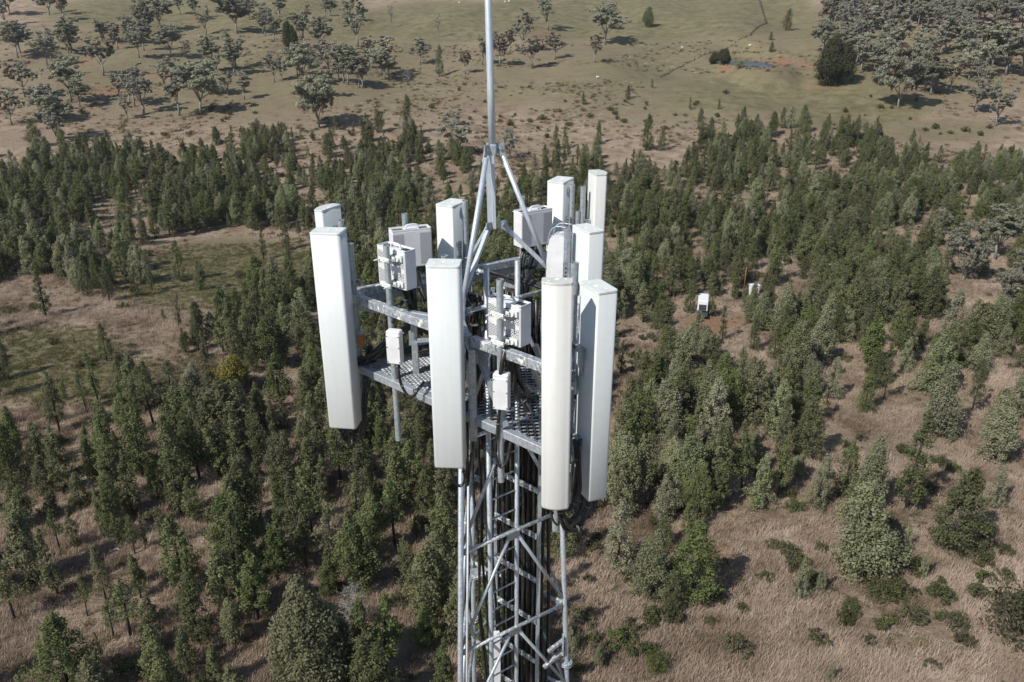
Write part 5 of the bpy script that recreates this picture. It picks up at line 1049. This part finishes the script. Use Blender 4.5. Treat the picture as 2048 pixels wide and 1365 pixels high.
hw_ = lambda px, py: ('lower right slope' if px > 1120 and py > 1000 else 'right clearings' if px > 1120 and py > 340 else 'far slope' if py <= 340 else 'clearings left of the tower')
for px, py, k in SH[:298]:
    p = G(px, py)
    if math.hypot(p.x + .2, p.y - 9.3) < 20: continue
    lb = 'low olive green shrub dotted over the ' + hw_(px, py); s = rn.uniform(.55, 1.15) * (1.25 if py < 340 else .95)
    plant('low_shrub', BUSHES[k], p, BUSH_H[k] * s if False else [1.4, 1.2, 1.7, 1.0][k] * s, [1.4, 1.2, 1.7, 1.0][k], lb, 'shrub', lb.replace('shrub', 'shrubs'), rn.uniform(.8, 1.3))
for px, py, ty, lb in ((2030, 1270, 1170, 'large tangled olive shrub at the right picture edge, lower right'), (1310, 1340, 1300, 'rounded olive shrub at the bottom, right of the tower')):
    p = G(px, py); plant('round_bush', make_bush(41 + int(px) % 7, 4, 3.0, M_SHRUB, 34, .13, 1, 70), p, top_height(p, ty), 4, lb, 'bush', None, .9)

# ---- grass: tufts of dry blades over the near ground, and tussocks farther off
def tuft(seed, n, h, spread, wd):
    rg = np.random.default_rng(seed); v = []
    for i in range(n):
        x, y = rg.normal(0, spread, 2); a = rg.uniform(0, 6.283); b = np.array([math.cos(a), math.sin(a), 0]) * wd; hh_ = h * rg.uniform(.55, 1.15)
        l = np.array([rg.normal(.22, .22), rg.normal(.05, .22), 0]) * hh_; p0 = np.array([x, y, -.05]); p1 = p0 + l * .4 + np.array([0, 0, hh_ * .6]); p2 = p0 + l + np.array([0, 0, hh_])
        v += [p0 - b, p0 + b, p1 + b * .8, p1 - b * .8, p1 - b * .8, p1 + b * .8, p2 + b * .15, p2 - b * .15]
    return np.array(v)
def grass_mat(name, a, b, c):
    m = newmat(name, b, .8, 0, .2); oi = N(m, 'ShaderNodeObjectInfo'); pn = noise(m, .11, 4, .6, oi.outputs['Location']); pn2 = noise(m, .5, 3, .6, oi.outputs['Location'])
    fv = mth(m, 'ADD', mth(m, 'MULTIPLY', oi.outputs['Random'], .30), mth(m, 'ADD', mth(m, 'MULTIPLY', mth(m, 'SUBTRACT', pn.outputs[0], .5), 2.4), mth(m, 'MULTIPLY', pn2.outputs[0], .7)))
    r = ramp(m, fv, [(.12, a), (.5, b), (.9, c)]); L(m, r.outputs[0], bsdf(m).inputs['Base Color'])
    tr = N(m, 'ShaderNodeBsdfTranslucent'); L(m, r.outputs[0], tr.inputs[0]); mx = N(m, 'ShaderNodeMixShader'); mx.inputs[0].default_value = .3; out = m.node_tree.nodes['Material Output']
    L(m, bsdf(m).outputs[0], mx.inputs[1]); L(m, tr.outputs[0], mx.inputs[2]); L(m, mx.outputs[0], out.inputs[0]); return m
M_STRAW = grass_mat('straw', (.225, .165, .118), (.40, .312, .24), (.57, .465, .375)); M_GRN = grass_mat('green_blades', (.09, .095, .035), (.15, .14, .06), (.24, .21, .11))
def tsrc(seed, mat, n, h, sp, wd):
    v = tuft(seed, n, h, sp, wd); me = mesh_np('tuft', v, np.arange(len(v)).reshape(-1, 4)); me.materials.append(mat); return bpy.data.objects.new('tuft_source', me)
straw = [tsrc(s, M_STRAW, 40, .50, .24, .013) for s in range(3)]; green_ = [tsrc(s + 10, M_GRN, 34, .30, .22, .018) for s in range(2)]
rg = np.random.default_rng(77)
def scatter(n, ylo, yhi, power=1.0):
    y = ylo + (yhi - ylo) * rg.uniform(0, 1, n) ** power; x = rg.uniform(-1, 1, n) * (y * .72 + 16); z = terr(x, y)
    px, py, Z = proj(x, y, z); ok = (px > -60) & (px < 2110) & (py < 1460); return x[ok], y[ok], z[ok], px[ok], py[ok]
def bval(px, py, lst):
    out = np.zeros(len(px))
    for cx, cy, rx, ry, s in lst: d = ((px - cx) / rx) ** 2 + ((py - cy) / ry) ** 2; out = np.maximum(out, s * np.exp(-d * d * .7))
    return out
x, y, z, px, py = scatter(70000, 34, 150, 1.35)
g_ = bval(px, py, GREEN); r_ = bval(px, py, RED); u = rg.uniform(0, 1, len(x))
msk = (g_ + rg.normal(0, .15, len(x)) < .42) & (r_ < .45) & (np.sin(x * .31 + 2 * np.sin(y * .17)) + np.sin(y * .43 + x * .12) + rg.normal(0, .7, len(x)) > -.9)
k = np.where(msk)[0]; sc = rg.uniform(.55, 1.35, len(k))
stuff_field('straw_grass', np.stack([x, y, z], 1)[k], rg.normal(0, .5, len(k)), np.stack([sc, sc, sc * rg.uniform(.7, 1.2, len(k))], 1), straw, 8, label='dry straw-coloured grass tufts over the near ground', cat='grass')
k = np.where((g_ > .3) | (u < .12))[0]; k = k[: 26000]; sc = rg.uniform(.7, 1.4, len(k))
stuff_field('green_grass', np.stack([x, y, z], 1)[k], rg.normal(0, .5, len(k)), np.stack([sc, sc, sc], 1), green_, 9, label='short olive grass tufts in the clearings', cat='grass')
dksrc = tsrc(31, grass_mat('brown_weed', (.07, .055, .035), (.10, .08, .045), (.15, .12, .07)), 34, .5, .25, .03)
x, y, z, px, py = scatter(42000, 150, 470, 1.2); kk = (bval(px, py, GREEN[2:]) < .4) & (py > 40) & (np.sin(x * .11 + 2 * np.sin(y * .06)) + np.sin(y * .13 + x * .05) + rg.normal(0, .8, len(x)) > -.2)
k = np.where(kk)[0]; sc = rg.uniform(.7, 1.7, len(k))
stuff_field('hill_tussocks', np.stack([x, y, z], 1)[k], rg.normal(0, .5, len(k)), np.stack([sc * 1.4, sc * 1.4, sc * .9], 1), straw[:1] + green_ + [dksrc], 10, label='scattered grass tussocks on the far slope', cat='grass')

# ---- fence, furrow weeds, sheep and small things in the clearings
def walk(pts_px, step):
    P = [G(*q) for q in pts_px]; out = []
    for a, b in zip(P, P[1:]):
        n_ = max(1, int((b - a).length / step))
        for i in range(n_): q = a.lerp(b, i / n_); q.z = float(terr(q.x, q.y)); out.append(q)
    return out
FL = [(1322, 155), (1345, 142), (1440, 103), (1500, 72), (1533, 47), (1524, 18), (1518, -4)]
P = walk(FL, 4.0); fn = thing('wire_fence', P[0], 'wire fence on dark weedy line running from the scrub corner past the pond', 'fence')
for q in P[:99]: mb = MB(); mb.tube([q - Vector((0, 0, .2)), q + Vector((0, 0, 1.25))], .07, 6); mb.build('post', M_BARK, fn)
for hz in (.45, .8, 1.15): mb = MB(); mb.tube([q + Vector((0, 0, hz)) for q in P], .012, 4); mb.build('wire', M_GALV, fn)
wsrc = bpy.data.objects.new('weed_source', make_bush(51, .9, .9, M_DARK, 9, .10, 1, 40)[0])
def weeds(nm, pxs, step, lbl, jit=.5, s0=.6, s1=1.2):
    P = walk(pxs, step); pts = [(q.x + rg.normal(0, jit), q.y + rg.normal(0, jit), float(terr(q.x, q.y))) for q in P]; n_ = len(pts)
    stuff_field(nm, pts, rg.uniform(0, 6, n_), [(s, s, s) for s in rg.uniform(s0, s1, n_)], [wsrc], 3, label=lbl, cat='weeds')
weeds('fence_weeds', FL, 1.1, 'dark weeds growing along the far wire fence', .3, .25, .65)
weeds('bank_weeds', [(1465, 108), (1490, 104), (1522, 106)], .9, 'dark weeds along the bank above the pond', .4, .4, .8)
weeds('pond_weeds', [(1492, 138), (1510, 140), (1535, 137)], .7, 'pale weeds along the near pond edge', .5, .3, .6)
M_WOOL = newmat('wool', (.62, .60, .55), .9); M_FACE = newmat('sheep_face', (.5, .46, .40), .8)
def sheep(px, py, rot, label):
    p = G(px, py); t = thing('sheep', p, label, 'sheep'); mb = MB(); ca, sa = math.cos(rot), math.sin(rot)
    def X(x, y, z): return p + Vector((x * ca - y * sa, x * sa + y * ca, z))
    X0 = X; X = lambda x, y, z: p + (X0(x, y, z) - p) * .85; mb.tube([X(-.62, 0, .72), X(-.55, 0, .72), X(-.3, 0, .75), X(.1, 0, .76), X(.42, 0, .78), X(.56, 0, .82), X(.68, 0, .78), X(.80, 0, .62), X(.92, 0, .50)], [.05, .24, .31, .31, .27, .17, .12, .10, .05], 12)
    for lx in (-.42, .38):
        for ly in (-.14, .14): mb.tube([X(lx, ly, .6), X(lx + .03, ly, .3), X(lx, ly, 0)], [.09, .05, .035], 6)
    mb.build('body', M_WOOL, t); mb = MB()
    for s_ in (-1, 1): mb.box(X(.72, .13 * s_, .74), Vector((ca * .04, sa * .04, 0)), Vector((-sa, ca, 0)) * .07, Vector((0, 0, .02)))
    mb.build('ears', M_FACE, t)
for a in ((1195, 158, .2, 'white sheep alone on the short grass at the foot of the far slope'), (1364, 98, .1, 'white sheep left of the fence line in the far meadow'), (1500, 94, 2.9, 'small white sheep in the meadow above the pond'), (1980, 224, .5, 'white sheep by the slim gum near the right edge'), (1010, 6, 0, 'left one of two sheep near the top, right of the spire'), (1018, 5, 3, 'right one of two sheep near the top, right of the spire'), (919, 8, .4, 'sheep under the top edge, left of the spire')): sheep(*a)
# water tank, cabinet, machinery in the pines
M_TANK = newmat('tank_grey', (.42, .44, .46), .5, .3); M_WHT = newmat('white_sheet', (.66, .68, .70), .5); M_DKG = newmat('dark_grey', (.04, .042, .045), .6)
p = G(1394, 560); t = thing('water_tank', p, 'small round grey water tank in a gap of the pines, right of the tower', 'tank'); mb = MB()
mb.tube([p + Vector((0, 0, -.1)), p + Vector((0, 0, 1.5))], .72, 28); mb.build('wall', M_TANK, t); mb = MB(); mb.tube([p + Vector((0, 0, 1.5)), p + Vector((0, 0, 1.62))], [.75, .2], 28); mb.build('roof', M_WHT, t)
mb = MB()
for q in range(5): mb.tube([p + Vector((0, 0, .2 + q * .28)), p + Vector((0, 0, .24 + q * .28))], .74, 28, caps=False)
mb.build('ribs', M_TANK, t)
p = G(1507, 590); t = thing('equipment_cabinet', p, 'white equipment cabinet among the pines, right of the tank', 'cabinet'); mb = MB(); mb.box(p + Vector((0, 0, .8)), (.66, .12, 0), (-.09, .48, 0), (0, 0, .8), bev=.03); mb.build('shell', M_WHT, t)
mb = MB(); mb.box(p + Vector((0, 0, 1.64)), (.76, .13, 0), (-.10, .56, 0), (0, 0, .04)); mb.build('roof', M_WHT, t)
for s_ in (-.5, .5): mb = MB(); mb.box(p + Vector((s_ * .6 + .09, -.49 + s_ * .11, .8)), (.27, .05, 0), (-.003, .015, 0), (0, 0, .68)); mb.build('door', M_BOX, t)
p = G(1404, 628); t = thing('box_trailer', p, 'white and dark box trailer half hidden in the pines beside red soil', 'trailer')
ux_, uy_ = Vector((.25, .97, 0)), Vector((-.97, .25, 0)); mb = MB(); mb.box(p + Vector((0, 0, 1.75)) + ux_ * .3, ux_ * 1.7, uy_ * .75, Vector((0, 0, .8)), bev=.06); mb.build('body', M_WHT, t)
mb = MB(); mb.box(p + Vector((0, 0, .62)), ux_ * 2.6, uy_ * .8, Vector((0, 0, .08))); mb.tube([p + Vector((0, 0, .6)) - ux_ * 2.6, p + Vector((0, 0, .55)) - ux_ * 3.6], .06, 8); mb.build('chassis', M_DKG, t)
for s_ in (-1, 1):
    for q in (-.4, .45): mb = MB(); c_ = p + ux_ * q + uy_ * s_ * .78 + Vector((0, 0, .38)); mb.tube([c_ - uy_ * .12, c_ + uy_ * .12], .38, 18); wh = mb.build('wheel', M_DKG, t); mb = MB(); mb.tube([c_ - uy_ * .13, c_ + uy_ * .13], .2, 14); mb.build('rim', M_BOX, wh)
mb = MB(); mb.box(p + Vector((0, 0, 1.5)) - ux_ * 1.42, ux_ * .02, uy_ * .55, Vector((0, 0, .45))); mb.build('hatch', M_DKG, t)
p = G(1487, 585); t = thing('marker_pole', p, 'thin red-brown pole standing left of the white cabinet', 'pole'); mb = MB(); mb.tube([p, p + Vector((0, 0, 4.2))], .05, 8); mb.build('pole', M_RUST, t)
p = G(1657, 556); t = thing('equipment_cabinet', p, 'pale shed glimpsed deep in the pines at the right', 'shed'); mb = MB(); mb.box(p + Vector((0, 0, 1.1)), (.8, .18, 0), (-.15, .6, 0), (0, 0, 1.1), bev=.04); mb.build('walls', M_WHT, t); mb = MB(); mb.box(p + Vector((0, 0, 2.26)), (.9, .2, 0), (-.17, .7, 0), (0, 0, .05)); mb.build('roof', M_TANK, t)
# fallen branches and sticks on the ground
def log(px, py, L_, rot, label):
    p = G(px, py); d = Vector((math.cos(rot), math.sin(rot), 0)); t = thing('fallen_branch', p, label, 'branch'); mb = MB(); mb.tube(bez([p + Vector((0, 0, .1)), p + d * L_ * .35 + Vector((.1, .15, .18)), p + d * L_ * .7 + Vector((-.05, -.1, .12)), p + d * L_ + Vector((0, 0, .1))], 4), [.1] * 4 + [.08] * 4 + [.05] * 4 + [.02], 7)
    mb.build('stem', M_DEAD, t); mb = MB(); mb.tube([p + d * L_ * .5 + Vector((0, 0, .15)), p + d * L_ * .6 + Vector((-d.y, d.x, 0)) * .8 + Vector((0, 0, .3))], [.04, .012], 6); mb.build('twig', M_DEAD, t)
log(218, 1106, 1.4, .3, 'short pale stick lying among the lower left pines'); log(335, 556, 3.0, .5, 'pale fallen branch in the green clearing, left'); log(1385, 632, 3.0, .4, 'pale fallen branch in black shade beside the trailer'); log(1375, 1262, 1.2, .1, 'short log lying in the dry grass, lower right')

# ------------------------------------------------------------------ air
hz = bpy.data.materials.new('haze'); hz.use_nodes = True; hz.node_tree.nodes.clear()
pv = hz.node_tree.nodes.new('ShaderNodeVolumePrincipled'); pv.inputs['Color'].default_value = (.93, .96, 1, 1); pv.inputs['Density'].default_value = .00009; pv.inputs['Anisotropy'].default_value = .2
ho = hz.node_tree.nodes.new('ShaderNodeOutputMaterial'); hz.node_tree.links.new(pv.outputs[0], ho.inputs['Volume'])
mb = MB(); mb.box((0, 900, 55), (4300, 0, 0), (0, 4400, 0), (0, 0, 195)); hzo = mb.build('haze', hz); tag(hzo, kind='stuff')
